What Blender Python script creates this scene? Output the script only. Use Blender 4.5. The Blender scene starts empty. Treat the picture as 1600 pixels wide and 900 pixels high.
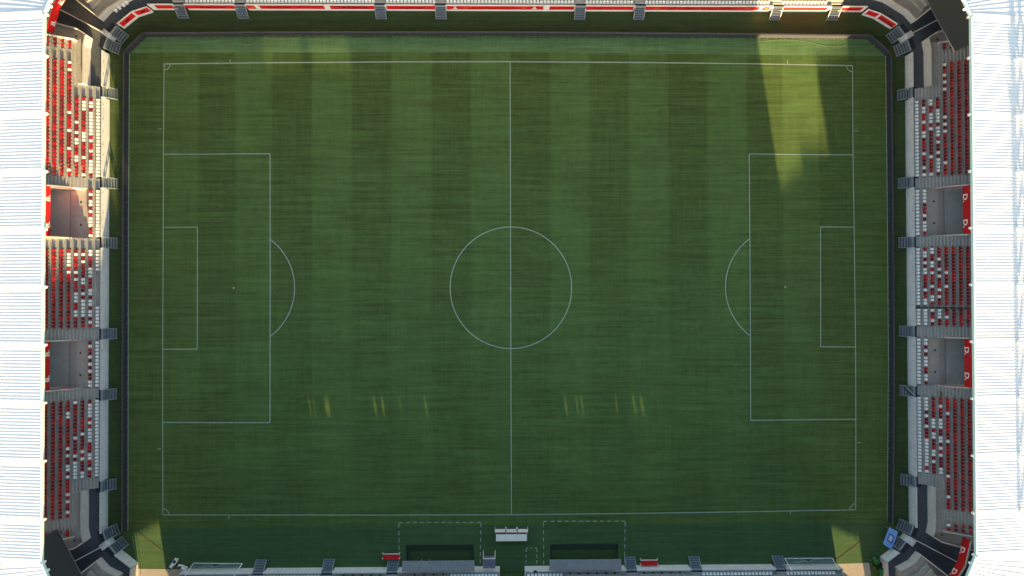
import bpy, math, random
from mathutils import Vector, Matrix
random.seed(7)
SC = bpy.context.scene
COL = SC.collection

# ------------------------------------------------------------------ camera
F_PX = 1067.0
CAM = Vector((-1.20533, -1.19034, 103.3218))
CROT = (0.0106886022, -0.0131851672, -0.00243471743)
cd = bpy.data.cameras.new('camera'); cam = bpy.data.objects.new('camera', cd); COL.objects.link(cam)
cam.location = CAM; cam.rotation_euler = CROT
cd.sensor_width = 36.0; cd.lens = 36.0 * F_PX / 1600.0
cd.clip_start = 1.0; cd.clip_end = 5000.0
SC.camera = cam
# ------------------------------------------------------------------ sky, sun, exposure
TAN_E = 0.1228                      # sun height above the horizon (7 degrees)
SLOPE = 0.145                       # sideways drift of the light per metre
SUN = Vector((SLOPE, -1.0, TAN_E * math.sqrt(1 + SLOPE**2))).normalized()
w = bpy.data.worlds.new('World'); SC.world = w; w.use_nodes = True
wn = w.node_tree; wn.nodes.clear()
sky = wn.nodes.new('ShaderNodeTexSky'); sky.sky_type = 'NISHITA'; sky.sun_disc = False
sky.sun_elevation = math.radians(7.0); sky.sun_rotation = math.pi - math.atan(SLOPE)
sky.air_density = 1.0; sky.dust_density = 1.6; sky.ozone_density = 0.9
bg = wn.nodes.new('ShaderNodeBackground'); bg.inputs['Strength'].default_value = 0.11
wo = wn.nodes.new('ShaderNodeOutputWorld')
wn.links.new(sky.outputs[0], bg.inputs[0]); wn.links.new(bg.outputs[0], wo.inputs[0])
sl = bpy.data.lights.new('sun', 'SUN'); sl.energy = 5.0; sl.angle = math.radians(0.5); sl.color = (1.0, 0.72, 0.33)
so = bpy.data.objects.new('sun', sl); COL.objects.link(so)
so.rotation_euler = SUN.to_track_quat('Z', 'Y').to_euler(); so.location = (20, -150, 60)
SC.view_settings.view_transform = 'Standard'; SC.view_settings.look = 'None'
SC.view_settings.gamma = 1.0; SC.view_settings.exposure = 2.5
SC.view_settings.use_curve_mapping = False

# ------------------------------------------------------------------ measuring helper: survey point at height z
_R = cam.rotation_euler.to_matrix()
def G(px, py, z=0.0):
    d = _R @ Vector(((px - 800) / F_PX, -(py - 450) / F_PX, -1.0))
    p = CAM + d * ((z - CAM.z) / d.z)
    return Vector((p.x, p.y, z))

# ------------------------------------------------------------------ mesh helpers
class MB:
    def __init__(s): s.v = []; s.f = []; s.m = []
    def face(s, pts, m=0):
        n = len(s.v); s.v += [tuple(p) for p in pts]; s.f.append(tuple(range(n, n + len(pts)))); s.m.append(m); return s
    def hexa(s, b, t, m=0):                       # bottom ring, top ring (ccw from above)
        n = len(s.v); k = len(b); s.v += [tuple(p) for p in b] + [tuple(p) for p in t]
        s.f.append(tuple(n + i for i in reversed(range(k)))); s.m.append(m)
        s.f.append(tuple(n + k + i for i in range(k))); s.m.append(m)
        for i in range(k):
            j = (i + 1) % k
            s.f.append((n + i, n + j, n + k + j, n + k + i)); s.m.append(m)
        return s
    def box(s, x0, x1, y0, y1, z0, z1, m=0):
        x0, x1 = min(x0, x1), max(x0, x1); y0, y1 = min(y0, y1), max(y0, y1)
        r = [(x0, y0), (x1, y0), (x1, y1), (x0, y1)]
        return s.hexa([(a, b, z0) for a, b in r], [(a, b, z1) for a, b in r], m)
    def prism(s, poly, z0, z1, m=0):
        a = sum(poly[i][0] * poly[(i + 1) % len(poly)][1] - poly[(i + 1) % len(poly)][0] * poly[i][1] for i in range(len(poly)))
        if a < 0: poly = list(reversed(poly))
        return s.hexa([(p[0], p[1], z0) for p in poly], [(p[0], p[1], z1) for p in poly], m)
    def wall(s, a, b, t, z0, z1, m=0, z0b=None, z1b=None):   # upright slab from a to b, thickness t to the left of a->b
        a = Vector((a[0], a[1])); b = Vector((b[0], b[1])); d = (b - a).normalized(); n = Vector((-d.y, d.x)) * t
        z0b = z0 if z0b is None else z0b; z1b = z1 if z1b is None else z1b
        r = [(a, z0, z1), (b, z0b, z1b), (b + n, z0b, z1b), (a + n, z0, z1)]
        if t < 0: r = list(reversed(r))
        return s.hexa([(p.x, p.y, q) for p, q, _ in r], [(p.x, p.y, q) for p, _, q in r], m)
    def tube(s, p0, p1, r, n=6, m=0, r1=None):
        p0 = Vector(p0); p1 = Vector(p1); d = (p1 - p0).normalized(); r1 = r if r1 is None else r1
        u = d.orthogonal().normalized(); v = d.cross(u)
        a = [p0 + (u * math.cos(2 * math.pi * i / n) + v * math.sin(2 * math.pi * i / n)) * r for i in range(n)]
        b = [p1 + (u * math.cos(2 * math.pi * i / n) + v * math.sin(2 * math.pi * i / n)) * r1 for i in range(n)]
        return s.hexa(a, b, m)
    def path(s, pts, r, n=5, m=0):
        for a, b in zip(pts[:-1], pts[1:]): s.tube(a, b, r, n, m)
        return s
    def add(s, mesh_mb, M):
        n = len(s.v); s.v += [tuple(M @ Vector(p)) for p in mesh_mb.v]
        s.f += [tuple(n + i for i in f) for f in mesh_mb.f]; s.m += mesh_mb.m; return s
    def mesh(s, name, mats):
        me = bpy.data.meshes.new(name); me.from_pydata(s.v, [], s.f); 
        for mt in (mats if isinstance(mats, (list, tuple)) else [mats]): me.materials.append(mt)
        me.polygons.foreach_set('material_index', s.m); me.update(); return me
    def build(s, name, mats, parent=None):
        return put(name, s.mesh(name, mats), parent)
def put(name, me, parent=None, loc=(0, 0, 0), rz=0.0, scale=None):
    o = bpy.data.objects.new(name, me); COL.objects.link(o)
    loc = Vector(loc)
    if parent is not None:
        o.parent = parent
        q = parent
        while q is not None: loc = loc - Vector(q.location); q = q.parent
    o.location = loc; o.rotation_euler = (0, 0, rz)
    if scale: o.scale = scale
    return o
def tag(o, label=None, cat=None, group=None, kind=None):
    if label: o['label'] = label
    if cat: o['category'] = cat
    if group: o['group'] = group
    if kind: o['kind'] = kind
    return o
def thing(name, label, cat, loc=(0, 0, 0), group=None):
    o = bpy.data.objects.new(name, None); COL.objects.link(o); o.location = loc; o.empty_display_size = 0.5
    return tag(o, label, cat, group)

# ------------------------------------------------------------------ materials
def mat(name, col, rough=0.8, var=0.15, scale=3.0, spec=0.3, stain=None, metal=0.0, bump=0.0):
    m = bpy.data.materials.new(name); m.use_nodes = True; nt = m.node_tree; b = nt.nodes['Principled BSDF']
    b.inputs['Roughness'].default_value = rough; b.inputs['Specular IOR Level'].default_value = spec; b.inputs['Metallic'].default_value = metal
    tc = nt.nodes.new('ShaderNodeNewGeometry')
    nz = nt.nodes.new('ShaderNodeTexNoise'); nz.inputs['Scale'].default_value = scale; nz.inputs['Detail'].default_value = 5; nz.inputs['Roughness'].default_value = 0.65
    nt.links.new(tc.outputs['Position'], nz.inputs['Vector'])
    rp = nt.nodes.new('ShaderNodeMapRange'); rp.inputs['From Min'].default_value = 0.25; rp.inputs['From Max'].default_value = 0.75
    rp.inputs['To Min'].default_value = 1 - var; rp.inputs['To Max'].default_value = 1 + var
    nt.links.new(nz.outputs['Fac'], rp.inputs['Value'])
    mx = nt.nodes.new('ShaderNodeMix'); mx.data_type = 'RGBA'; mx.blend_type = 'MULTIPLY'; mx.inputs['Factor'].default_value = 1
    mx.inputs[6].default_value = (*col, 1); nt.links.new(rp.outputs[0], mx.inputs[7])
    out = mx.outputs[2]
    if stain:
        n2 = nt.nodes.new('ShaderNodeTexNoise'); n2.inputs['Scale'].default_value = 0.35; n2.inputs['Detail'].default_value = 6; n2.inputs['Roughness'].default_value = 0.7
        nt.links.new(tc.outputs['Position'], n2.inputs['Vector'])
        r2 = nt.nodes.new('ShaderNodeMapRange'); r2.inputs['From Min'].default_value = 0.48; r2.inputs['From Max'].default_value = 0.72
        r2.inputs['To Max'].default_value = 0.75
        nt.links.new(n2.outputs['Fac'], r2.inputs['Value'])
        m2 = nt.nodes.new('ShaderNodeMix'); m2.data_type = 'RGBA'; nt.links.new(r2.outputs[0], m2.inputs['Factor'])
        nt.links.new(out, m2.inputs[6]); m2.inputs[7].default_value = (*stain, 1); out = m2.outputs[2]
    nt.links.new(out, b.inputs['Base Color'])
    if bump:
        bp = nt.nodes.new('ShaderNodeBump'); bp.inputs['Strength'].default_value = bump; bp.inputs['Distance'].default_value = 0.05
        nt.links.new(nz.outputs['Fac'], bp.inputs['Height']); nt.links.new(bp.outputs[0], b.inputs['Normal'])
    return m
M = {}
M['concrete'] = mat('concrete', (0.36, 0.345, 0.32), 0.9, 0.18, 2.5, 0.2, stain=(0.28, 0.265, 0.245))
M['concrete_pale'] = mat('pale_concrete', (0.50, 0.49, 0.47), 0.85, 0.12, 1.8, 0.2, stain=(0.40, 0.385, 0.36))
M['concrete_step'] = mat('step_concrete', (0.32, 0.32, 0.315), 0.9, 0.2, 4.0, 0.2)
M['nosing'] = mat('step_nosing', (0.42, 0.41, 0.39), 0.85, 0.15, 4.0, 0.2)
M['concrete_floor'] = mat('bay_floor_concrete', (0.45, 0.43, 0.39), 0.9, 0.12, 1.5, 0.2, stain=(0.38, 0.355, 0.315))
M['wall'] = mat('wall_paint', (0.58, 0.60, 0.60), 0.8, 0.1, 2.0, 0.25, stain=(0.47, 0.48, 0.47))
M['wall_white'] = mat('white_wall_paint', (0.76, 0.75, 0.72), 0.7, 0.05, 2.0, 0.3)
M['asphalt'] = mat('ramp_asphalt', (0.072, 0.082, 0.096), 0.95, 0.25, 2.5, 0.15, stain=(0.098, 0.100, 0.102))
M['red_panel'] = mat('red_panel', (0.62, 0.012, 0.016), 0.55, 0.06, 2.0, 0.35)
M['red_header'] = mat('red_header_paint', (0.50, 0.014, 0.016), 0.6, 0.06, 2.0, 0.3)
M['white'] = mat('white_paint', (0.80, 0.80, 0.78), 0.5, 0.05, 4.0, 0.4)
M['black'] = mat('black_print', (0.02, 0.018, 0.018), 0.6, 0.1, 4.0, 0.3)
M['darkred'] = mat('dark_red_print', (0.22, 0.012, 0.014), 0.6, 0.1, 4.0, 0.3)
M['gold'] = mat('gold_print', (0.60, 0.28, 0.05), 0.5, 0.1, 4.0, 0.3)
M['seat_white'] = mat('white_seat_plastic', (0.80, 0.82, 0.82), 0.45, 0.06, 6.0, 0.45)
M['seat_red'] = mat('red_seat_plastic', (0.52, 0.013, 0.019), 0.5, 0.12, 6.0, 0.4)
M['seat_dark'] = mat('dark_red_seat_plastic', (0.23, 0.013, 0.022), 0.55, 0.15, 6.0, 0.4)
M['metal'] = mat('galvanised_metal', (0.30, 0.34, 0.37), 0.5, 0.12, 5.0, 0.5, metal=0.3)
M['tread'] = mat('grating_tread', (0.15, 0.19, 0.24), 0.6, 0.2, 9.0, 0.4, metal=0.2)
M['mat_dark'] = mat('dark_rubber_mat', (0.030, 0.034, 0.045), 0.9, 0.2, 4.0, 0.2)
M['led'] = mat('led_face', (0.030, 0.031, 0.042), 0.55, 0.15, 3.0, 0.35)
M['led_case'] = mat('led_case', (0.070, 0.068, 0.080), 0.6, 0.15, 3.0, 0.35)
M['screen'] = mat('screen_face', (0.050, 0.054, 0.058), 0.6, 0.05, 3.0, 0.3)
M['roof'] = mat('white_roof_sheet', (0.70, 0.71, 0.72), 0.7, 0.05, 0.6, 0.2)
M['roof_flat'] = mat('white_roof_membrane', (0.72, 0.72, 0.71), 0.7, 0.03, 0.6, 0.2)
M['gutter'] = mat('pale_green_gutter', (0.52, 0.68, 0.68), 0.5, 0.04, 2.0, 0.4)
M['line'] = mat('line_paint', (0.30, 0.36, 0.29), 0.9, 0.45, 7.0, 0.1)
M['pave'] = mat('sand_coloured_paving', (0.42, 0.36, 0.29), 0.9, 0.1, 3.0, 0.2, stain=(0.36, 0.30, 0.24))
M['ground'] = mat('outer_asphalt', (0.10, 0.10, 0.10), 0.95, 0.2, 0.5, 0.2)
M['canopy'] = mat('grey_canopy_sheet', (0.21, 0.22, 0.24), 0.5, 0.12, 2.0, 0.4, stain=(0.27, 0.28, 0.29))
M['canopy_blue'] = mat('dark_blue_canopy', (0.12, 0.12, 0.17), 0.5, 0.12, 2.0, 0.4)
M['cream'] = mat('cream_board', (0.82, 0.78, 0.68), 0.6, 0.06, 4.0, 0.3)
M['hose_red'] = mat('red_brown_hose', (0.13, 0.045, 0.022), 0.6, 0.2, 4.0, 0.3)
M['hose_yellow'] = mat('pale_yellow_hose', (0.20, 0.25, 0.10), 0.6, 0.2, 4.0, 0.3)
M['blue'] = mat('light_blue_board', (0.17, 0.36, 0.78), 0.5, 0.05, 2.0, 0.4)
M['navy'] = mat('navy_print', (0.012, 0.025, 0.12), 0.5, 0.05, 2.0, 0.4)
M['green_paint'] = mat('green_machine_paint', (0.010, 0.16, 0.035), 0.35, 0.1, 3.0, 0.5)
M['tyre'] = mat('tyre_rubber', (0.02, 0.02, 0.02), 0.9, 0.2, 6.0, 0.2)
M['yellow'] = mat('yellow_plastic', (0.55, 0.45, 0.03), 0.5, 0.1, 4.0, 0.4)
M['net'] = mat('net_cord', (0.30, 0.42, 0.42), 0.8, 0.15, 6.0, 0.2)
M['glass'] = mat('smoked_panel', (0.05, 0.065, 0.075), 0.3, 0.05, 2.0, 0.5)

def grass_mat(name, dark, light, stripes, scale_fine=9.0, worn=0.0):
    m = bpy.data.materials.new(name); m.use_nodes = True; nt = m.node_tree; L = nt.links; N = nt.nodes
    b = N['Principled BSDF']; b.inputs['Roughness'].default_value = 0.95; b.inputs['Specular IOR Level'].default_value = 0.08
    g = N.new('ShaderNodeNewGeometry'); sp = N.new('ShaderNodeSeparateXYZ'); L.new(g.outputs['Position'], sp.inputs[0])
    def math_(op, a, b_=None, c=None, clamp=False):
        n = N.new('ShaderNodeMath'); n.operation = op; n.use_clamp = clamp
        for i, q in enumerate((a, b_, c)):
            if q is None: continue
            if isinstance(q, (int, float)): n.inputs[i].default_value = q
            else: L.new(q, n.inputs[i])
        return n.outputs[0]
    def noise(vec_scale, scale, detail=4, rough=0.6):
        mp = N.new('ShaderNodeMapping'); mp.inputs['Scale'].default_value = vec_scale; L.new(g.outputs['Position'], mp.inputs[0])
        n = N.new('ShaderNodeTexNoise'); n.inputs['Scale'].default_value = scale; n.inputs['Detail'].default_value = detail; n.inputs['Roughness'].default_value = rough
        L.new(mp.outputs[0], n.inputs['Vector']); return n.outputs['Fac']
    x, y = sp.outputs[0], sp.outputs[1]
    streak_h = noise((0.06, 1.6, 1), 1.0, 5, 0.7)        # passes of the mower along the pitch
    streak_v = noise((1.8, 0.07, 1), 1.0, 4, 0.65)
    blotch = noise((1, 1, 1), 0.10, 5, 0.6)
    hatch_h = noise((0.12, 3.2, 1), 1.0, 3, 0.6); hatch_v = noise((3.4, 0.10, 1), 1.0, 3, 0.6)
    fine = noise((1, 1, 1), scale_fine, 3, 0.7)
    mid = noise((1, 1, 1), 0.9, 4, 0.65)
    f = math_('MULTIPLY_ADD', streak_h, 2.8, -1.4)
    f = math_('ADD', f, math_('MULTIPLY_ADD', streak_v, 0.7, -0.35))
    f = math_('ADD', f, math_('MULTIPLY_ADD', blotch, 1.5, -0.75))
    f = math_('ADD', f, math_('MULTIPLY_ADD', hatch_h, 1.5, -0.75)); f = math_('ADD', f, math_('MULTIPLY_ADD', hatch_v, 1.0, -0.5))
    f = math_('ADD', f, math_('MULTIPLY_ADD', fine, 1.2, -0.6))
    f = math_('ADD', f, math_('MULTIPLY_ADD', mid, 1.3, -0.65))
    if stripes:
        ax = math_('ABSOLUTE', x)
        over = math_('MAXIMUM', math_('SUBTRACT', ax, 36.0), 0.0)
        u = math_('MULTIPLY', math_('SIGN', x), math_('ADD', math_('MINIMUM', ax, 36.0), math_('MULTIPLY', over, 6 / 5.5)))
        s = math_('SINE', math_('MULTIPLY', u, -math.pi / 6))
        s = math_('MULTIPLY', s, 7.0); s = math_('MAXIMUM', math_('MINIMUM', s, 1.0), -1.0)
        con = math_('MULTIPLY', math_('MULTIPLY_ADD', y, 0.010, 0.48, clamp=True), math_('MULTIPLY_ADD', blotch, 2.2, -0.1, clamp=True))         # stripes painted fainter toward the dugouts, imitating how light catches the nap
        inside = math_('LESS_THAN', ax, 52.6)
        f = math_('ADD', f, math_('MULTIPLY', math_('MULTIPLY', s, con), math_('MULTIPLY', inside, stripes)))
    f = math_('MULTIPLY_ADD', f, 0.5, 0.5, clamp=True)
    mx = N.new('ShaderNodeMix'); mx.data_type = 'RGBA'; L.new(f, mx.inputs['Factor'])
    mx.inputs[6].default_value = (*dark, 1); mx.inputs[7].default_value = (*light, 1); out = mx.outputs[2]
    # yellowish / brownish tint drifting through the sward
    t = noise((0.25, 1.0, 1), 0.35, 5, 0.7); t = math_('MULTIPLY_ADD', t, 3.2, -1.45, clamp=True)
    m2 = N.new('ShaderNodeMix'); m2.data_type = 'RGBA'; L.new(math_('MULTIPLY', t, 0.5), m2.inputs['Factor'])
    L.new(out, m2.inputs[6]); m2.inputs[7].default_value = (dark[0] * 1.35, dark[1] * 1.2, dark[2] * 1.0, 1); out = m2.outputs[2]
    if worn:
        side = math_('SUBTRACT', math_('ABSOLUTE', x), 53.2); side = math_('MULTIPLY', side, 0.6, clamp=True)
        wn_ = noise((1.0, 0.45, 1), 0.7, 6, 0.75); wn_ = math_('MULTIPLY_ADD', wn_, 5.0, -2.75, clamp=True)
        gm = math_('SUBTRACT', 1.0, math_('ABSOLUTE', math_('MULTIPLY', math_('SUBTRACT', math_('ABSOLUTE', x), 47.5), 0.13)), clamp=True)
        gm = math_('MULTIPLY', gm, math_('SUBTRACT', 1.0, math_('ABSOLUTE', math_('MULTIPLY', y, 0.10)), clamp=True))
        mouth = math_('MULTIPLY', gm, math_('MULTIPLY_ADD', noise((1, 1, 1), 1.1, 6, 0.75), 4.0, -1.7, clamp=True))
        scuff = math_('MULTIPLY_ADD', noise((0.5, 1.2, 1), 0.8, 7, 0.8), 9.0, -5.6, clamp=True)
        allw = math_('MAXIMUM', math_('MULTIPLY', side, wn_), math_('MAXIMUM', math_('MULTIPLY', mouth, 0.55), math_('MULTIPLY', scuff, 0.45)))
        m3 = N.new('ShaderNodeMix'); m3.data_type = 'RGBA'; L.new(math_('MULTIPLY', allw, worn), m3.inputs['Factor'])
        L.new(out, m3.inputs[6]); m3.inputs[7].default_value = (0.115, 0.098, 0.046, 1); out = m3.outputs[2]
    L.new(out, b.inputs['Base Color'])
    # blades stand up and lean every way: scatter the shading normal blade by blade
    wnz = N.new('ShaderNodeTexWhiteNoise'); wnz.noise_dimensions = '3D'; L.new(g.outputs['Position'], wnz.inputs['Vector'])
    v1 = N.new('ShaderNodeVectorMath'); v1.operation = 'SUBTRACT'; L.new(wnz.outputs['Color'], v1.inputs[0]); v1.inputs[1].default_value = (.5, .5, .5)
    v2 = N.new('ShaderNodeVectorMath'); v2.operation = 'MULTIPLY'; L.new(v1.outputs[0], v2.inputs[0]); v2.inputs[1].default_value = (2.6, 2.6, 0)
    v3 = N.new('ShaderNodeVectorMath'); v3.operation = 'ADD'; L.new(v2.outputs[0], v3.inputs[0]); v3.inputs[1].default_value = (0, 0, 1)
    v4 = N.new('ShaderNodeVectorMath'); v4.operation = 'NORMALIZE'; L.new(v3.outputs[0], v4.inputs[0])
    L.new(v4.outputs[0], b.inputs['Normal'])
    return m
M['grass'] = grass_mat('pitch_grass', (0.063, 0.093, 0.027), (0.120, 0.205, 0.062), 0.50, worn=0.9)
M['turf'] = grass_mat('artificial_turf', (0.050, 0.100, 0.042), (0.088, 0.160, 0.066), 0.0)
M['turf_shaded'] = grass_mat('margin_turf', (0.050, 0.078, 0.030), (0.086, 0.128, 0.048), 0.0)  # artificial turf again, darkened to carry the weaker sky light at the margin
M['turf_top'] = grass_mat('sheen_artificial_turf', (0.086, 0.150, 0.062), (0.170, 0.300, 0.130), 0.0)  # same kind of turf as the lower strip, lightened to paint in its sheen
M['pit'] = mat('pit_green_carpet', (0.040, 0.078, 0.030), 0.95, 0.2, 3.0, 0.1)

# ================================================================== SETTING
tag(MB().face([(-1500, -1500, -1.0), (1500, -1500, -1.0), (1500, 1500, -1.0), (-1500, 1500, -1.0)]).build('ground', M['ground']), kind='structure')

# field of play: one sheet with two openings for the sunken benches
PITS = [(G(635, 852), G(740, 876.5)), (G(860, 850.5), G(965.5, 876))]
pits = [(min(a.x, b.x), max(a.x, b.x), min(a.y, b.y), max(a.y, b.y)) for a, b in PITS]
def sheet(name, m, x0, x1, y0, y1, z, holes=()):
    xs = sorted({x0, x1, *[h[i] for h in holes for i in (0, 1)]}); ys = sorted({y0, y1, *[h[i] for h in holes for i in (2, 3)]})
    mb = MB()
    for a, b in zip(xs[:-1], xs[1:]):
        for c, d in zip(ys[:-1], ys[1:]):
            if any(h[0] <= (a + b) / 2 <= h[1] and h[2] <= (c + d) / 2 <= h[3] for h in holes): continue
            mb.face([(a, c, z), (b, c, z), (b, d, z), (a, d, z)])
    return mb.build(name, m)
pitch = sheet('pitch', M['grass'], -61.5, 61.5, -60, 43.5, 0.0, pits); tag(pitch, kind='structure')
yt = G(800, 81).y; yb = G(800, 821).y
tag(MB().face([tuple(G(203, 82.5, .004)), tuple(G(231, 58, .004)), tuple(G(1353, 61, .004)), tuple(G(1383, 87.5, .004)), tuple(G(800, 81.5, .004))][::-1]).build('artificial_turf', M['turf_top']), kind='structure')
holes2 = [(h[0], h[1], h[2], h[3]) for h in pits]
tag(sheet('artificial_turf', M['turf'], G(203, 821).x, G(1386, 815).x, -43.0, yb, 0.004, holes2), kind='structure')
# margin between the LED boards and the stands, colour darkened for the dimmer sky
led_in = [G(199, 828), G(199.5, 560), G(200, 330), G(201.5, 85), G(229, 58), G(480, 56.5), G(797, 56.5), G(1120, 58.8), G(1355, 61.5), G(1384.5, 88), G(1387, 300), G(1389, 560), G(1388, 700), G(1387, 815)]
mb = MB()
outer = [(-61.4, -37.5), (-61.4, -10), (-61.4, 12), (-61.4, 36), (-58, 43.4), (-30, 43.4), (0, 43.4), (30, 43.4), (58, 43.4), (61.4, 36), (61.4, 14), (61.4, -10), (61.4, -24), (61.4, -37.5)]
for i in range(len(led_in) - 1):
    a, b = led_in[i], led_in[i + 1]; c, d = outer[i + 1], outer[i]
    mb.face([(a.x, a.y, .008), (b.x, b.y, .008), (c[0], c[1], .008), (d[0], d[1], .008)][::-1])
tag(mb.build('margin_turf', M['turf_shaded']), kind='structure')
# sand coloured driveways in the two lower corners
mb = MB().face([tuple(G(207, 888.5, .012)), tuple(G(287, 889.5, .012)), (-49.1, -60, .012), (-56.5, -60, .012)][::-1])
tag(mb.build('driveway', M['pave'], None), kind='structure')
mb = MB().face([tuple(G(1303, 881, .012)), tuple(G(1358, 879.5, .012)), (56.5, -60, .012), (49.0, -60, .012)][::-1])
tag(mb.build('driveway', M['pave'], None), kind='structure')

# ---- painted markings (children of the pitch)
LW = 0.12
def line_mesh(pts, wd=LW, z=0.010, closed=False):
    mb = MB(); pts = [Vector((p[0], p[1])) for p in pts]; n = len(pts); L_, R_ = [], []
    for i, p in enumerate(pts):
        a = pts[(i - 1) % n] if (closed or i > 0) else p; b = pts[(i + 1) % n] if (closed or i < n - 1) else p
        d = (b - a).normalized(); q = Vector((-d.y, d.x)) * wd / 2; L_.append(p + q); R_.append(p - q)
    for i in range(n if closed else n - 1):
        j = (i + 1) % n
        mb.face([(R_[i].x, R_[i].y, z), (R_[j].x, R_[j].y, z), (L_[j].x, L_[j].y, z), (L_[i].x, L_[i].y, z)])
    return mb
def mark(name, pxs, wd=LW, z=0.010):
    return line_mesh([G(*p) for p in pxs], wd, z).build(name, M['line'], pitch)
mark('touch_line', [(256.5, 99.8), (420, 98), (600, 96.8), (797, 96.4), (1000, 97.6), (1170, 99.6), (1332, 102.5)], 0.16)
mark('touch_line', [(254.5, 804.5), (420, 804.6), (600, 804.8), (799, 804.2), (1000, 802), (1170, 799.6), (1337, 796.5)])
mark('goal_line', [(256.5, 99.8), (255.5, 240), (255, 354), (254.3, 545), (254.3, 660), (254.5, 804.5)], 0.115, 0.014)
mark('goal_line', [(1332, 102.5), (1332.8, 242), (1334.5, 355), (1336.8, 542), (1337.2, 655), (1337, 796.5)], 0.115, 0.014)
mark('halfway_line', [(797, 96.4), (798, 450), (799, 804.2)], 0.115, 0.014)
mark('penalty_area_line', [(255.5, 241), (422, 240.3)], 0.115, 0.018); mark('penalty_area_line', [(422, 240.3), (422.2, 450), (421.8, 660.5)], 0.115, 0.022); mark('penalty_area_line', [(421.8, 660.5), (254.3, 660)], 0.115, 0.018)
mark('penalty_area_line', [(1332.8, 242), (1170.5, 240.5)], 0.115, 0.018); mark('penalty_area_line', [(1170.5, 240.5), (1172, 450), (1173, 656.7)], 0.115, 0.022); mark('penalty_area_line', [(1173, 656.7), (1337.2, 655)], 0.115, 0.018)
mark('goal_area_line', [(255, 355.3), (308.6, 355)], 0.115, 0.018); mark('goal_area_line', [(308.6, 355), (308.2, 545.5)], 0.115, 0.022); mark('goal_area_line', [(308.2, 545.5), (254.3, 545.5)], 0.115, 0.018)
mark('goal_area_line', [(1334.5, 355), (1282, 354.6)], 0.115, 0.018); mark('goal_area_line', [(1282, 354.6), (1282.3, 541.7)], 0.115, 0.022); mark('goal_area_line', [(1282.3, 541.7), (1336.8, 542.3)], 0.115, 0.018)
def arc(name, c, r, a0, a1, n, closed=False, z=0.018):
    pts = [(c.x + r * math.cos(a0 + (a1 - a0) * i / n), c.y + r * math.sin(a0 + (a1 - a0) * i / n)) for i in range(n if closed else n + 1)]
    return line_mesh(pts, LW, z, closed).build(name, M['line'], pitch)
arc('centre_circle', G(798.4, 449.5), 9.2, 0, 2 * math.pi, 72, True)
for c, s, xg in ((G(365, 450), 0, G(422.2, 450).x), (G(1227, 448.5), math.pi, G(1172, 450).x)):
    r = 9.15; h = math.acos(abs(xg - c.x) / r); arc('penalty_arc', c, r, s - h, s + h, 24, z=0.026)
for c in (G(365, 450), G(1227, 448.5), G(798, 450)):
    MB().prism([(c.x + .16 * math.cos(i), c.y + .16 * math.sin(i)) for i in [k * math.pi / 5 for k in range(10)]], 0.02, 0.028).build('penalty_spot', M['line'], pitch)
for c, a in ((G(256.5, 99.8), -math.pi / 2), (G(1332, 102.5), math.pi), (G(254.5, 804.5), 0), (G(1337, 796.5), math.pi / 2)):
    arc('corner_arc', c, 0.92, a, a + math.pi / 2, 10, z=0.026)
for p, q in (((359.7, 92.5), (359.7, 97.5)), ((1230.5, 93.5), (1230.5, 99.5)), ((358, 806), (358, 811)), ((1235, 798.5), (1235, 804)), ((248, 201.3), (253, 201.3)), ((1335, 204.5), (1340.5, 204.5)), ((246, 701.3), (251.5, 701.3)), ((1339, 691.5), (1344.5, 691.5))):
    mark('distance_mark', [p, q], 0.12, 0.020)
# dashed technical areas
def dashes(p, q, n, wd=0.13):
    p = G(*p); q = G(*q)
    for i in range(n):
        a = p.lerp(q, (i + 0.02) / (n - 0.45)); b = p.lerp(q, min(1, (i + 0.55) / (n - 0.45)))
        line_mesh([a, b], wd, 0.020).build('dash', M['line'], pitch)
for x0, x1, y0, y1 in ((623.3, 751.3, 816.5, 882), (849, 976.7, 814.5, 882)):
    dashes((x0, y0), (x1, y0 - 0.4), 12); dashes((x0, y0 + 1.5), (x0 + .5, y1), 6); dashes((x1, y0 + 1), (x1 - 1, y1 - 2), 6)
dashes((821.8, 856.3), (839.2, 856.3), 3); dashes((822, 857.5), (822, 880), 3); dashes((839, 857.5), (838.5, 880), 3)
# round turf plugs over the sprinklers
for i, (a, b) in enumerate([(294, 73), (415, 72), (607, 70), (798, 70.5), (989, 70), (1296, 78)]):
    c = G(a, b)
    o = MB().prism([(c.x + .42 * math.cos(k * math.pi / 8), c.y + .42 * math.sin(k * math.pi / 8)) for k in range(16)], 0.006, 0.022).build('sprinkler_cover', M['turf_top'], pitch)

# ================================================================== PERIMETER WALL + METAL STAIRS
ZW = 1.95
_T = ['', 'ten', 'twenty', 'thirty', 'forty', 'fifty', 'sixty', 'seventy', 'eighty', 'ninety']
_U = ['', 'first', 'second', 'third', 'fourth', 'fifth', 'sixth', 'seventh', 'eighth', 'ninth', 'tenth', 'eleventh', 'twelfth', 'thirteenth', 'fourteenth', 'fifteenth', 'sixteenth', 'seventeenth', 'eighteenth', 'nineteenth']
def words(i):
    if i >= 100: return 'hundred and ' + words(i - 100) if i > 100 else 'hundredth'
    if i < 20: return _U[i]
    return _T[i // 10][:-1] + 'ieth' if i % 10 == 0 else _T[i // 10] + '-' + _U[i % 10]
def ordn(i): return ['first', 'second', 'third', 'fourth', 'fifth', 'sixth', 'seventh', 'eighth', 'ninth', 'tenth'][i - 1] if i <= 10 else (str(i) + ('th' if i % 100 in (11, 12, 13) else {1: 'st', 2: 'nd', 3: 'rd'}.get(i % 10, 'th')))

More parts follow.
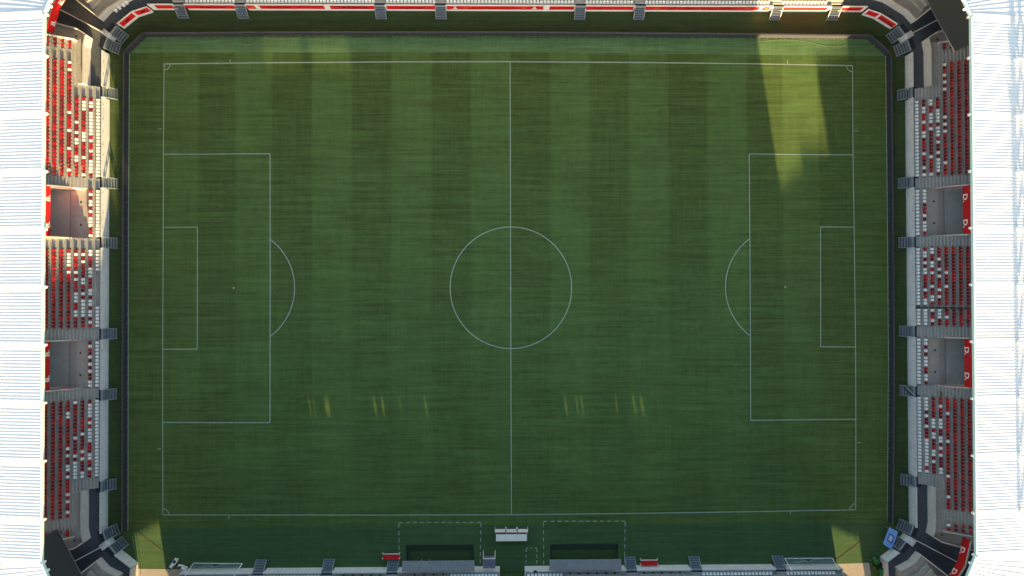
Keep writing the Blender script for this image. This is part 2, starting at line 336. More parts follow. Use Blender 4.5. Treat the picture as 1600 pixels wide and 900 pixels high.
# stair prototype: local +X runs out over the pitch, wall face at x=0, width along Y
STAIR_W = 1.62
def stair_meshes():
    h = STAIR_W / 2; out = {}
    out['tread'] = MB().box(-0.135, 0.135, -h + .05, h - .05, -0.02, 0.02).mesh('tread', M['tread'])
    out['nosing'] = MB().box(-0.025, 0.025, -h + .05, h - .05, -0.022, 0.026).mesh('nosing', M['metal'])
    s = MB(); p0, p1 = (0.0, 1.66), (1.30, 0.05)
    for z in (0, ):
        s.hexa([(p0[0], -.03, p0[1] - .16), (p1[0], -.03, p1[1] - .05), (p1[0], .03, p1[1] - .05), (p0[0], .03, p0[1] - .16)],
               [(p0[0], -.03, p0[1] + .08), (p1[0], -.03, p1[1] + .12), (p1[0], .03, p1[1] + .12), (p0[0], .03, p0[1] + .08)])
    out['stringer'] = s.mesh('stringer', M['metal'])
    out['landing'] = MB().box(-0.95, -0.22, -h, h, -0.05, 0.0).mesh('landing', M['mat_dark'])
    out['threshold'] = MB().box(-0.20, 0.08, -h, h, -0.08, 0.0).mesh('threshold', M['metal'])
    return out
ST = stair_meshes()
def metal_stair(pos, rz, label):
    t = thing('pitch_access_stair', label, 'stair', (pos[0], pos[1], 0), 'metal stairs from the stands down to the pitch'); t.rotation_euler = (0, 0, rz)
    def ch(name, me, loc, par=t):
        o = bpy.data.objects.new(name, me); COL.objects.link(o); o.parent = par; o.location = loc; return o
    for i in range(5):
        tr = ch('tread', ST['tread'], (0.19 + 0.25 * i, 0, 1.40 - 0.30 * i)); ch('nosing', ST['nosing'], (0.115, 0, 0.004), tr)
    for s in (-1, 1): ch('stringer', ST['stringer'], (0, s * (STAIR_W / 2 - .03), 0))
    ch('landing', ST['landing'], (0, 0, 1.615)); ch('threshold', ST['threshold'], (0, 0, 1.66))
    return t

def wall_run(thing_, pts, gaps_axis, gaps, m, thick=0.16, z1=ZW):
    """straight run from a to b broken by gaps (list of (s0,s1) along the axis coordinate)"""
    a, b = pts; segs = []; lo, hi = min(a[gaps_axis], b[gaps_axis]), max(a[gaps_axis], b[gaps_axis]); cur = lo
    for g0, g1 in sorted(gaps): segs.append((cur, g0)); cur = g1
    segs.append((cur, hi)); out = []
    for s0, s1 in segs:
        if s1 - s0 < .05: continue
        out.append((s0, s1))
    return out
WX, WY = 60.36, 41.98
# ---- left / right
side_aisles = {-1: [148.0, 287.5, 380.0, 521.0, 615.0, 755.5], 1: [149.5, 287.0, 379.5, 517.0, 609.5, 748.0]}
SIDE = {-1: 'left', 1: 'right'}
side_gap_y = {}
walls = {}
for s in (-1, 1):
    xpx = 171 if s < 0 else 1416
    ys = sorted(G(xpx, p).y for p in side_aisles[s]); side_gap_y[s] = ys
    t = thing('perimeter_wall', 'long pale concrete wall along the front of the %s stand' % SIDE[s], 'wall', (s * WX, 0, 0), 'walls between stands and pitch'); walls[s] = t
    for s0, s1 in wall_run(t, ((s * WX, -36.05), (s * WX, 35.2)), 1, [(y - STAIR_W / 2, y + STAIR_W / 2) for y in ys], M['wall']):
        mb = MB().box(s * WX, s * (WX + .16), s0, s1, -0.5, ZW); mb.build('wall_panel', M['wall'], t)
        # little drain stubs along the coping
        n = max(1, int((s1 - s0) / 1.9))
        d = MB()
        for i in range(n):
            yy = s0 + (s1 - s0) * (i + .5 + random.uniform(-.2, .2)) / n
            d.box(s * (WX - .05), s * (WX - .002), yy - .04, yy + .04, 1.62, 1.72)
        d.build('drain_stub', M['mat_dark'], t)
    for i, y in enumerate(reversed(ys)):
        metal_stair((s * WX, y), 0.0 if s < 0 else math.pi, 'grey metal stair at the %s stand wall, %s of six counting from the top' % (SIDE[s], ordn(i + 1)))
# ---- top
top_st = [284.5, 379, 595, 689, 906, 998.5, 1211.5, 1302]
tw = thing('perimeter_wall', 'white wall with red advertising panels along the upper touchline', 'wall', (0, WY, 0), 'walls between stands and pitch'); walls['top'] = tw
txs = [G(p, 22, 0.6).x for p in top_st]
for s0, s1 in wall_run(tw, ((G(240.3, 19.5).x, 0), (G(1346, 23.4).x, 0)), 0, [(x - STAIR_W / 2, x + STAIR_W / 2) for x in txs], M['wall_white']):
    MB().box(s0, s1, WY, WY + .16, -.5, ZW).build('wall_panel', M['wall_white'], tw)
for i, x in enumerate(txs):
    metal_stair((x, WY), -math.pi / 2, 'grey metal stair at the upper red and white wall, %s from the left' % ordn(i + 1))
TYFACE = WY - 0.012
def red_seg(x0, x1):
    return MB().box(x0, x1, WY - .012, WY + .001, 0.60, 1.82).build('advertising_panel', M['red_panel'], tw)
ad = {}
for a, b in ((243.5, 271), (290, 367), (386, 399), (406, 507), (516, 586), (604, 681.5), (698, 849), (858.5, 897), (915, 990), (1008, 1186.5), (1191, 1203), (1222, 1293), (1312, 1347)):
    ad[a] = red_seg(G(a, 13, 1.2).x, G(b, 13, 1.2).x)
# ---- corner facets of the wall (top left / top right)
def facet(pts, red, par):
    out = []
    for (a, b), r in zip(zip(pts[:-1], pts[1:]), red):
        a, b = G(*a), G(*b); 
        MB().wall(a, b, .16 if par is tw else .16, -.5, ZW).build('wall_panel', M['wall_white'], par)
        if r:
            d = (b - a).normalized(); n = Vector((d.y, -d.x, 0)) * .012
            a2 = a + d * .22 ; b2 = b - d * .10
            out.append((MB().wall(a2 + n, b2 + n, .013, .60, 1.82).build('advertising_panel', M['red_panel'], par), a2 + n, b2 + n))
    return out
fTL = facet([(194.4, 45.5), (216.7, 27.2), (240.3, 19.5)], (1, 1), tw)
fTR = facet([(1346, 23.4), (1365, 29.8), (1391, 46)], (1, 1), tw)
# ---- bottom
bot_px = [(409, 885.5), (515, 886), (615, 886), (983.5, 883), (1083.5, 881.5), (1213.5, 879)]
bw = thing('perimeter_wall', 'pale concrete wall behind the dugouts along the lower touchline', 'wall', (0, -WY, 0), 'walls between stands and pitch'); walls['bottom'] = bw
bxs = [G(*p).x for p in bot_px]
gx0, gx1 = G(781, 886).x, G(819.5, 886).x
BXL, BXR = -48.9, 49.3
for s0, s1 in wall_run(bw, ((BXL, 0), (BXR, 0)), 0, [(x - STAIR_W / 2, x + STAIR_W / 2) for x in bxs] + [(gx0, gx1)], M['wall']):
    MB().box(s0, s1, -WY - .16, -WY, -.5, ZW).build('wall_panel', M['wall'], bw)
for x in (gx0, gx1):
    MB().box(x - (.16 if x < 0 else 0), x + (0 if x < 0 else .16), -WY - 6, -WY - .163, -.5, ZW).build('wall_panel', M['wall'], bw)
for x in (BXL, BXR):
    MB().box(x, x + (.16 if x < 0 else -.16), -WY - 16.5, -WY - .163, -.5, ZW).build('wall_panel', M['wall'], bw)
for i, x in enumerate(bxs):
    metal_stair((x, -WY), math.pi / 2, 'grey metal stair at the lower concrete wall, %s from the left' % ordn(i + 1))
# ---- corner stairs and wall stubs: (stair centre px, stub px quad)
def corner_stair(p, q, label):
    a, b = G(*p), G(*q); d = (b - a); c = (a + b) / 2
    rz = math.atan2(d.y, d.x) - math.pi / 2
    n = Vector((math.cos(rz), math.sin(rz)))
    if n.dot(Vector((-c.x, -c.y))) < 0: rz += math.pi
    metal_stair((c.x, c.y), rz, label)
corner_stair((192, 48), (182, 60.5), 'grey metal stair in the upper left corner, nearer the red wall panels')
corner_stair((178.5, 65), (172.5, 82), 'grey metal stair in the upper left corner, nearer the left stand')
corner_stair((1394, 48.5), (1403, 61), 'grey metal stair in the upper right corner, nearer the red wall panels')
corner_stair((1407, 69), (1412.5, 85), 'grey metal stair in the upper right corner, nearer the right stand')
corner_stair((170.5, 822), (176, 838), 'grey metal stair in the lower left corner, nearer the left stand')
corner_stair((181, 846), (192, 859), 'grey metal stair in the lower left corner, nearer the driveway')
corner_stair((1417.5, 813), (1411, 831), 'grey metal stair in the lower right corner, nearer the right stand')
corner_stair((1405, 840), (1395, 853), 'grey metal stair in the lower right corner, behind the blue board')
for nm, (a, b), m_, par in (('tl', ((178, 65.5), (183, 59.5)), 'wall', tw), ('tr', ((1402.5, 60.5), (1407, 68)), 'wall', tw), ('bl', ((175.5, 838.5), (181, 846)), 'wall', walls[-1]), ('br', ((1411, 832), (1405, 840)), 'wall', walls[1])):
    a, b = G(*a), G(*b); d = (b - a); c = (a + b) / 2; n = Vector((c.x, c.y, 0)).normalized()
    dn = d.normalized(); q = Vector((-dn.y, dn.x, 0)); q = q if q.dot(n) > 0 else -q
    MB().prism([a, b, b + q * 1.1, a + q * 1.1], -.5, ZW).build('wall_stub', M[m_], par)
# lower corner walls beside the driveways
for pts, par in (([(190.5, 859), (216, 879)], walls[-1]), ([(1393.5, 855.5), (1374.5, 870)], walls[1])):
    a, b = G(*pts[0]), G(*pts[1]); s = -1 if a.x < 0 else 1
    MB().wall(a, b, .16 * (1 if s > 0 else -1) * (-1 if s > 0 else 1) if False else (.16 if (Vector((-(b - a).y, (b - a).x)).dot(Vector((a.x, a.y))) > 0) else -.16), -.5, ZW).build('wall_panel', M['wall'], par)
    e = Vector((s * 55.95, -58.4)); b2 = Vector((b.x, b.y))
    MB().wall((b2.x, b2.y - .2), e, (-.2 if s < 0 else .2), -.5, ZW, 0, None, 2.6).build('side_wall', M['concrete_pale'], par)

# ================================================================== STANDS
seat_white, seat_red = [], []      # (pos, rz, dark, label, in_view)
NROW = 20
Z0, RISE, DEPTH = 1.60, 0.40, 0.80
def zrow(i): return Z0 + RISE * i
def seat_run(a0, a1): 
    n = max(0, int(round((a1 - a0) / 0.515))); return [a0 + (a1 - a0) * (k + .5) / n for k in range(n)] if n else []
stands = {}
P_WHITE = {0: 1.0, 1: .56, 2: .34, 3: .28, 4: .17}
def aisle(thing_, s, y0, y1, r0, r1):
    """half steps between rows for the side stands"""
    base = MB()
    sx = lambda v: s * v
    for r in range(r0, r1):
        xa = 60.55 + DEPTH * r if r == 0 else 60.45 + DEPTH * r
        base.box(sx(xa), sx(60.45 + DEPTH * (r + 1)), y0, y1, zrow(r) - .6, zrow(r))
    st = base.build('aisle_stairs', M['concrete_step'], thing_)
    me = MB().box(-.2, .2, (y0 - y1) / 2 + .04, (y1 - y0) / 2 - .04, 0, .2).box(-.2 * 1.0 - .002, -.13, (y0 - y1) / 2 + .04, (y1 - y0) / 2 - .04, .2, .206, 1) if s > 0 else \
         MB().box(-.2, .2, (y0 - y1) / 2 + .04, (y1 - y0) / 2 - .04, 0, .2).box(.13, .202, (y0 - y1) / 2 + .04, (y1 - y0) / 2 - .04, .2, .206, 1)
    me = me.mesh('step', [M['concrete_step'], M['nosing']])
    mn = MB().box(-.04, .04, (y0 - y1) / 2 + .04, (y1 - y0) / 2 - .04, 0, .008).mesh('nosing', M['nosing'])
    for r in range(r0, r1):
        put('step', me, st, (sx(60.45 + DEPTH * (r + 1) - .2), (y0 + y1) / 2, zrow(r)))
        if r: put('nosing', mn, st, (sx(60.45 + DEPTH * r + .045), (y0 + y1) / 2, zrow(r)))
def bay(s, y0, y1, which, letter):
    """entrance bay cut into rows 2-6"""
    t = thing('entrance_bay', '%s stand entrance bay, the %s one, with red header lettered %s.' % (SIDE[s], which, letter), 'entrance', (s * 64, (y0 + y1) / 2, 0), 'entrance bays in the side stands')
    X = lambda v: s * v
    xh = abs(G(79, 330, 4.4).x) if s < 0 else abs(G(1504.5, 330, 4.4).x)
    MB().box(X(62.05), X(63.95), y0, y1, 1.3, 2.0).build('floor', M['concrete_floor'], t)
    st = MB().box(X(63.95), X(65.25), y0, y1, .7, 1.60).build('stair_flight', M['concrete_step'], t)
    for k in range(4):
        MB().box(X(63.95 + .26 * k), X(63.95 + .26 * (k + 1)), y0 + .01, y1 - .01, 1.602, 1.93 - .07 * k).build('step', M['concrete_floor'], st)
    MB().box(X(65.25), X(72), y0, y1, .7, 1.64).build('tunnel_floor', M['concrete_floor'], t)
    for yy, q in ((y0, 1), (y1, -1)):
        b0 = [(62.9, 2.45), (64.0, 3.25), (xh + .05, 5.2), (68.5, 5.95)]
        mb = MB(); 
        for (xa, za), (xb, zb) in zip(b0[:-1], b0[1:]):
            r = [(X(xa), yy - q * .12), (X(xb), yy - q * .12), (X(xb), yy + q * .06), (X(xa), yy + q * .06)]
            zz = [za, zb, zb, za]
            ar = sum(r[i][0] * r[(i + 1) % 4][1] - r[(i + 1) % 4][0] * r[i][1] for i in range(4))
            if ar < 0: r = r[::-1]; zz = zz[::-1]
            mb.hexa([(p[0], p[1], .8) for p in r], [(p[0], p[1], z) for p, z in zip(r, zz)])
        side = mb.build('side_wall', M['concrete_pale'], t)
        mb = MB()
        for (xa, za), (xb, zb) in zip(b0[1:-2], b0[2:-1]):
            r = [(X(xa), yy + q * .062), (X(xb), yy + q * .062), (X(xb), yy + q * .075), (X(xa), yy + q * .075)]; zz = [za, zb, zb, za]
            ar = sum(r[i][0] * r[(i + 1) % 4][1] - r[(i + 1) % 4][0] * r[i][1] for i in range(4))
            if ar < 0: r = r[::-1]; zz = zz[::-1]
            mb.hexa([(p[0], p[1], z - (1.4 if i_ else 1.4)) for i_, (p, z) in enumerate(zip(r, zz))], [(p[0], p[1], z - .03) for p, z in zip(r, zz)])
        mb.build('red_panel', M['red_header'], side)
    h = MB().box(X(xh), X(xh + .25), y0 + .08, y1 - .08, 4.4, 6.1).build('header_wall', M['red_header'], t)
    MB().box(X(xh + .25), X(72), y0 + .08, y1 - .08, 4.35, 4.55).build('tunnel_roof', M['concrete'], t)
    yc, hw = (y0 + y1) / 2, (y1 - y0) / 2
    for k in (-1, 1):       # drain covers on the floor
        c = (X(63.35), yc + k * hw * .46); MB().box(c[0] - .13, c[0] + .13, c[1] - .13, c[1] + .13, 2.0, 2.015).build('drain_cover', M['mat_dark'], t)
    # letters
    d = 1 if s < 0 else -1
    for k in (-1, 1):
        yy = yc + (k * hw * .52 - d * .45)
        text_jobs.append((letter + '.', 1.28, Vector((X(xh - .012), yy, 4.52)), Vector((0, d, 0)), Vector((0, 0, 1)), M['white'], h, None))
    return t
text_jobs = []
def side_stand(s):
    letter = 'B' if s < 0 else 'D'
    t = thing('grandstand', 'concrete grandstand with red and white seats on the %s side' % SIDE[s], 'grandstand', (s * 66, 0, 0), 'grandstands around the pitch'); stands[s] = t
    xp = 120 if s < 0 else 1470
    Y = lambda py: G(xp, py, 3.0).y
    if s < 0: A = dict(low=[(131, 149.5), (749.5, 767)], high=[(78, 95.5), (808, 825)], mid=[(276.5, 293.5), (371.5, 388), (513.5, 532), (607.5, 624.5)], ends=(63, 838))
    else: A = dict(low=[(134, 152.5), (742, 760)], high=[(81, 99), (795, 814)], mid=[(276, 293), (368, 385), (510, 527.5), (603, 619.5)], ends=(68, 829))
    mid = [(Y(b), Y(a)) for a, b in A['mid']]        # descending py -> (lower y, upper y)
    low = [(Y(b), Y(a)) for a, b in A['low']]; high = [(Y(b), Y(a)) for a, b in A['high']]
    mid.sort(); low.sort(); high.sort()
    ymax, ymin = Y(A['ends'][0]), Y(A['ends'][1])
    # seat blocks in order from the top (largest y) for rows: list of (y0,y1,name)
    bays = [(mid[2][1], mid[3][0], 'upper'), (mid[0][1], mid[1][0], 'lower')]
    blocks_low = [(mid[3][1], low[1][0], 'top'), (mid[1][1], mid[2][0], 'middle'), (low[0][1], mid[0][0], 'bottom')]
    blocks_high = [(high[1][1], ymax, 'end'), (mid[3][1], high[1][0], 'top'), (mid[1][1], mid[2][0], 'middle'), (high[0][1], mid[0][0], 'bottom'), (ymin, high[0][0], 'end')]
    for b0, b1, nm in bays: bay(s, b0, b1, nm, letter)
    for r in range(NROW):
        z = zrow(r); xa = 60.55 if r == 0 else 60.45 + DEPTH * r; xb = 60.45 + DEPTH * (r + 1)
        segs = [(b0, b1) for b0, b1, _ in (blocks_low if r < 4 else blocks_high)]
        if r < 2 or r >= 9: segs += [(b0, b1) for b0, b1, _ in bays]
        if r >= 12: segs = [(ymin, ymax)]
        for y0, y1 in segs:
            MB().box(s * xa, s * xb, y0, y1, z - .6, z).build('terrace_step', M['concrete'], t)
        if r > 8: continue
        cnt = 0
        runs = sorted(segs if r >= 2 else segs, key=lambda q: -q[1])
        for y0, y1 in runs:
            ys = list(reversed(seat_run(y0 + .12, y1 - .12)))
            for y in ys:
                if r == 0 and s < 0 and Y(476) < y < Y(421): continue
                if s > 0 and abs(y - Y(481)) < .26: continue
                cnt += 1
                pw = P_WHITE.get(r, 0)
                isbay = any(b0 - .1 < y < b1 + .1 for b0, b1, _ in bays)
                if isbay and r == 1: pw = .62
                white = random.random() < pw
                pos = (s * (60.85 + DEPTH * r - .02), y + random.uniform(-.012, .012), z); rz = (0 if s < 0 else math.pi) + random.uniform(-.03, .03)
                lab = '%s seat, %s row of the %s stand, %s seat counted from the top' % ('white' if white else 'red', ordn(r + 1), SIDE[s], words(cnt))
                (seat_white if white else seat_red).append((pos, rz, random.random() < .58, lab, r <= 7))
    for y0, y1 in mid: aisle(t, s, y0, y1, 0, 12)
    for y0, y1 in low: aisle(t, s, y0, y1, 0, 4)
    for y0, y1 in high: aisle(t, s, y0, y1, 4, 12)
    if s > 0:   # dark dividing rail in the middle block
        yd = Y(481)
        for r in range(0, 9): MB().box(s * (60.5 + DEPTH * r), s * (61.25 + DEPTH * r), yd - .06, yd + .06, zrow(r), zrow(r) + .42).build('dividing_rail', M['mat_dark'], t)
    MB().box(s * 77.0, s * 77.4, -38, 38, -1, 15.0).build('back_wall', M['concrete'], t)
    # underside fill so nothing shows through between the rows
    mb = MB()
    for sgn, blk in ((1, None),):
        pass
    return t, ymin, ymax, low, high
SS = {s: side_stand(s) for s in (-1, 1)}

# ---- top stand: front rows
tt = thing('grandstand', 'grandstand with white front row seats behind the upper red panels', 'grandstand', (0, 48, 0), 'grandstands around the pitch')
bt = thing('grandstand', 'main grandstand with white front row seats along the lower edge', 'grandstand', (0, -48, 0), 'grandstands around the pitch')
def long_stand(t, s, x0, x1, ax, runs, name, skip=()):
    """rows along x, s=+1 top, -1 bottom"""
    YY = lambda r: WY + .09 + DEPTH * r
    gaps = sorted((x - .9, x + .9) for x in ax)
    for r in range(NROW):
        z = zrow(r); cur = x0; segs = []
        cuts = list(gaps) + ([q for q in skip if q[2] <= r < q[3]])
        for g in sorted(cuts, key=lambda q: q[0]):
            if g[0] > cur: segs.append((cur, g[0]))
            cur = max(cur, g[1])
        segs.append((cur, x1))
        ya = YY(r) + (.09 if r == 0 else 0)
        for a, b in segs:
            if b - a > .1: MB().box(a, b, s * ya, s * YY(r + 1), z - .6, z).build('terrace_step', M['concrete'], t)
        if r < 2:
            for ri, (a, b) in enumerate(runs):
                for k, x in enumerate(seat_run(a, b)):
                    lab = 'white seat, front row of the %s stand, %s seat of the %s block from left' % (name, words(k + 1), ordn(ri + 1))
                    red = r == 1 and random.random() < .5
                    (seat_red if red else seat_white).append(((x, s * (YY(r) + .42), z), (-math.pi / 2 if s > 0 else math.pi / 2) + random.uniform(-.03, .03), random.random() < .5, lab, r == 0))
    for g0, g1 in gaps:
        base = MB()
        for r in range(12): base.box(g0, g1, s * (YY(r) + (.09 if r == 0 else 0)), s * YY(r + 1), zrow(r) - .6, zrow(r))
        st = base.build('aisle_stairs', M['concrete_step'], t)
        mn = MB().box(-.86, .86, -.2, .2, 0, .2).box(-.86, .86, -.2 * s - .02, -.2 * s + .06 * s + .02, .2, .206, 1).mesh('step', [M['concrete_step'], M['nosing']])
        for r in range(12): put('step', mn, st, ((g0 + g1) / 2, s * (YY(r + 1) - .2), zrow(r)))
truns = [(G(a, 5, 2).x, G(b, 5, 2).x) for a, b in ((288.5, 367.5), (384, 586), (602.5, 681), (697, 897.5), (914.5, 990), (1007.5, 1203), (1221.5, 1293))]
long_stand(tt, 1, G(277, 5, 1.6).x, G(1312, 5, 1.6).x, txs, truns, 'upper')
bruns = [(G(a, 896, 2).x, G(b, 896, 2).x) for a, b in ((288, 368), (387.5, 500.5), (703, 778), (823, 880), (1097, 1207), (1228.5, 1305.5))]
# unseen recesses added in the terrace so low sun passes to the grass
long_stand(bt, -1, BXL + .2, BXR - .2, bxs, bruns, 'lower', skip=[(gx0 - .17, gx1 + .17, 0, 8), (-31.5, -3.5, 2, 11), (4.5, 26.5, 2, 11)])
for a, b in ((-31.5, -3.5), (4.5, 26.5)):
    MB().box(a, b, -58.3, -43.7, 1.0, 1.9).build('sun_recess_floor', M['concrete_floor'], bt)
    MB().box(a, b, -58.3, -50.9, 6.05, 6.25).build('sun_recess_roof', M['concrete'], bt)
# press desks with dark posts where the lower row has no seats
for a, b in ((529, 601), (640, 700), (884, 968), (1000, 1070)):
    xa, xb = G(a, 896, 2).x, G(b, 896, 2).x; n = int((xb - xa) / 1.25)
    for k in range(n):
        x = xa + (xb - xa) * (k + .5) / n
        MB().box(x - .09, x + .09, -WY - .55, -WY - .40, zrow(0), zrow(0) + .5).build('desk_post', M['mat_dark'], bt)
    MB().box(xa, xb, -WY - .80, -WY - .50, zrow(0) + .5, zrow(0) + .55).build('desk_top', M['concrete'], bt)
# back walls of the main (lower) stand, unseen, openings and ends shaped to place the sun patches
YB = -58.5
ctr = [-49.1, 49.1]
def sx_at(px, py):      # where the ray that lands at this spot on the grass crosses the back wall
    p = G(px, py); d = p.y - YB; return p.x + SLOPE * d, d * TAN_E * math.sqrt(1 + SLOPE**2)
slits_lo = [(481, 487), (489, 493), (503, 520), (567, 572), (581, 591), (594, 603), (624, 627), (662, 669), (881, 888), (899, 905), (907, 913), (924, 926), (961, 966), (988, 995), (999, 1008)]
slits_hi = [(412, 470), (484, 545)]
lo = [((sx_at(a, 633)[0] * .72 + sx_at(b, 633)[0] * .28), (sx_at(a, 633)[0] * .28 + sx_at(b, 633)[0] * .72)) for a, b in slits_lo]; zl0, zl1 = sx_at(600, 642)[1], sx_at(600, 624)[1]
hi = [(sx_at(a, 80)[0], sx_at(b, 80)[0]) for a, b in slits_hi]; zh0, zh1 = sx_at(480, 104)[1], sx_at(480, 55)[1]
def pierced(z0, z1, holes, nm='back_wall', x_left=-49.1):
    cur = x_left
    for a, b in sorted(holes) + [(ctr[1], ctr[1])]:
        if a - cur > .02: MB().box(cur, a, YB - .3, YB, z0, z1).build(nm, M['concrete'], bt)
        cur = b
pierced(-1, zl0, []); pierced(zl0, zl1, lo, 'sun_slit_wall'); zm_ = (zh0 + zh1) / 2; zh0, zh1 = zm_ - .10, zm_ + .12; pierced(zl1, 8.6, []); pierced(8.6, zh0, [], 'back_wall', -46.3); pierced(zh0, zh1, hi, 'sun_slit_wall', -46.3); pierced(zh1, 16.2, [], 'back_wall', -46.3)
MB().box(49.1, 49.4, YB, -WY - .5, 2.0, 16.0).build('unseen_end_wall', M['concrete'], bt)
MB().box(-49.4, -49.1, YB, -WY - .5, 2.0, 8.6).build('unseen_end_wall', M['concrete'], bt); MB().box(-46.6, -46.3, YB, -WY - .5, 8.6, 16.0).build('unseen_end_wall', M['concrete'], bt)
MB().box(-50, 50, 59, 59.4, -1, 15).build('back_wall', M['concrete'], tt)

# ================================================================== CORNERS
def mirror(p, sx, sy): return (p[0] * -sx, p[1] * sy)     # canonical corner is upper left
CN = {(-1, 1): 'upper left', (1, 1): 'upper right', (-1, -1): 'lower left', (1, -1): 'lower right'}
gT = lambda a, b, z=1.6: (G(a, b, z).x, G(a, b, z).y)
for (sx, sy), cname in CN.items():
    t = thing('corner_ramp', 'dark asphalt ramp and pale parapets in the %s corner' % cname, 'ramp', (sx * 64, sy * 40, 0), 'corner ramps between the stands')
    mm = lambda p: mirror(p, sx, sy)
    P = lambda pts: [mm(p) for p in pts]
    # ramp floor
    yl = SS[sx][3][1][1] if sy > 0 else -SS[sx][3][0][0]       # end of the low aisle
    yh = SS[sx][2] if sy > 0 else -SS[sx][1]
    if sy > 0: fl = [(-60.54, yl), (-60.54, 35.4), (-60.1, 37.2), (-58.55, 38.95), (-56.15, 41.35), (-53.75, 42.16), (-49.6, 42.16), (-49.6, 50), (-60, 58), (-76, 50), (-76, yl)]
    else: fl = [(-60.54, yl), (-60.54, 35.7), (-60.1, 37.3), (-58.6, 39.2), (-56.2, 41.4), (-56.2, 57), (-66, 56), (-76, 48), (-76, yl)]
    MB().prism(P(fl), 0.9, 1.6).build('ramp_floor', M['asphalt'], t)
    # retaining wall + platform at the end of the side stand
    xr = 62.25
    y_tip = yh + .75
    ret = [(-xr, yl), (-xr, y_tip - 1.6), (-61.95, y_tip)]
    for a, b in zip(ret[:-1], ret[1:]):
        a2, b2 = mm(a), mm(b); c = Vector(mm((-70, 30))); tt_ = .2
        n = Vector((-(b2[1] - a2[1]), b2[0] - a2[0])); tt_ = .2 if n.dot(Vector((sx, 0))) > 0 else -.2
        MB().wall(a2, b2, tt_, 1.2, 3.35).build('retaining_wall', M['concrete_pale'], t)
    MB().prism(P([(-xr - .21, yl), (-xr - .21, y_tip - 1.6), (-62.25, y_tip - .2), (-63.4, yh), (-63.65, yh), (-63.65, yl)]), 1.2, 3.02).build('platform', M['concrete'], t)
    # wedge shaped side entrance
    B = [(-61.95, y_tip), (-63.3, y_tip + .95), (-66.9, y_tip + 1.9), (-69.5, y_tip + 2.5)]
    for a, b in zip(B[:-1], B[1:]):
        a2, b2 = mm(a), mm(b); MB().wall(a2, b2, .14 if sx * sy < 0 else -.14, 1.2, 3.35, 0, None, 3.35).build('parapet', M['concrete_pale'], t)
    MB().prism(P([(-62.25, y_tip - .1), (-63.3, y_tip + .78), (-66.9, y_tip + 1.72), (-69.5, y_tip + 2.3), (-69.5, yh + .7), (-63.4, yh + .17)]), 1.2, 2.35).build('entrance_floor', M['concrete_floor'], t)
    a2, b2 = mm((-63.4, yh + .02)), mm((-69.5, yh + .55))
    MB().wall(a2, b2, .14 if sx * sy < 0 else -.14, 1.2, 3.7, 0, None, 5.9).build('parapet', M['concrete_pale'], t)
    c = mm((-63.9, y_tip + .1)); MB().box(c[0] - .13, c[0] + .13, c[1] - .13, c[1] + .13, 2.35, 2.365).build('drain_cover', M['mat_dark'], t)
    # second block on the other side of the ramp
    T0, T1, T2 = gT(162, 34), gT(175, 19.6), gT(208, 0)
    T3 = (-50.0, 44.4) if sy > 0 else (-56.4, 42.6)
    front = [T0, T1, T2] + ([T3] if sy > 0 else [])
    if sy < 0: front = [T0, T1, (-57.2, 41.9)]
    for a, b in zip(front[:-1], front[1:]):
        a2, b2 = mm(a), mm(b); MB().wall(a2, b2, .2 if sx * sy < 0 else -.2, 1.2, 3.0).build('retaining_wall', M['concrete_pale'], t)
    out = [(-66.0, 44.6), (-60, 52), (-50.0, 52)] if sy > 0 else [(-66.0, 44.6), (-62, 52), (-57.2, 52)]
    ins = [(p[0] - .12, p[1] + .22) for p in front]
    MB().prism(P(ins + out[::-1]), 1.2, 2.72).build('platform', M['concrete'], t)
    a2, b2 = mm((T0[0] - .1, T0[1] + .1)), mm((-67.5, 45.4)); MB().wall(a2, b2, .14 if sx * sy > 0 else -.14, 1.2, 3.2, 0, None, 5.4).build('parapet', M['concrete_pale'], t)
    for k in range(5):         # curved terrace rows behind it
        o1 = 1.6 + .8 * k; q = [(p[0] - .55 * o1, p[1] + .85 * o1) for p in front]
        q = [q[0]] + q[1:]; e = [(p[0] - .45, p[1] + .68) for p in q]
        MB().prism(P(q + e[::-1]), 2.3 + .4 * k, 2.72 + .4 * (k + 1)).build('terrace_step', M['concrete'], t)
    # handrail wall splitting the ramp
    a2, b2 = mm(gT(169.5, 54.5)), mm(gT(98, 17)); MB().wall(a2, b2, .12, 1.2, 2.35, 0, None, 2.9).build('dividing_wall', M['concrete_pale'], t)
    # lettered red header wall
    if sy > 0: hp = [gT(83.5, 53, 3.4), gT(93.5, 15, 3.4), gT(108, -9, 3.4), gT(128, -34, 3.4)]
    else:
        hp = [(-G(1504.4, 838.7, 3.4).x, -G(1504.4, 838.7, 3.4).y), (-G(1495.6, 877, 3.4).x, -G(1495.6, 877, 3.4).y), (-G(1478, 905, 3.4).x, -G(1478, 905, 3.4).y), (-G(1458, 930, 3.4).x, -G(1458, 930, 3.4).y)]
    for a, b in zip(hp[:-1], hp[1:]):
        a2, b2 = Vector(mm(a)), Vector(mm(b))
        h = MB().wall(a2, b2, .2 if sx * sy < 0 else -.2, 3.4, 5.0).build('header_wall', M['red_panel'] if (sx, sy) == (-1, 1) else M['red_header'], t)
        MB().wall(a2, b2, .202 if sx * sy < 0 else -.202, 5.0, 5.08).build('header_cap', M['nosing'], t)
        st, en = (a2, b2) if sx * sy < 0 else (b2, a2)          # reading direction for someone on the pitch
        d = (en - st).normalized(); n = Vector((d.y, -d.x)); c = st + (en - st) * .5
        L0 = (.36 if sx < 0 else .45) if True else .5
        p = st + (en - st) * L0 + n * .015 - d * .3
        text_jobs.append((('B.' if sx < 0 else 'D.'), 1.2, Vector((p.x, p.y, 3.55)), Vector((d.x, d.y, 0)), Vector((0, 0, 1)), M['white'], h, None))
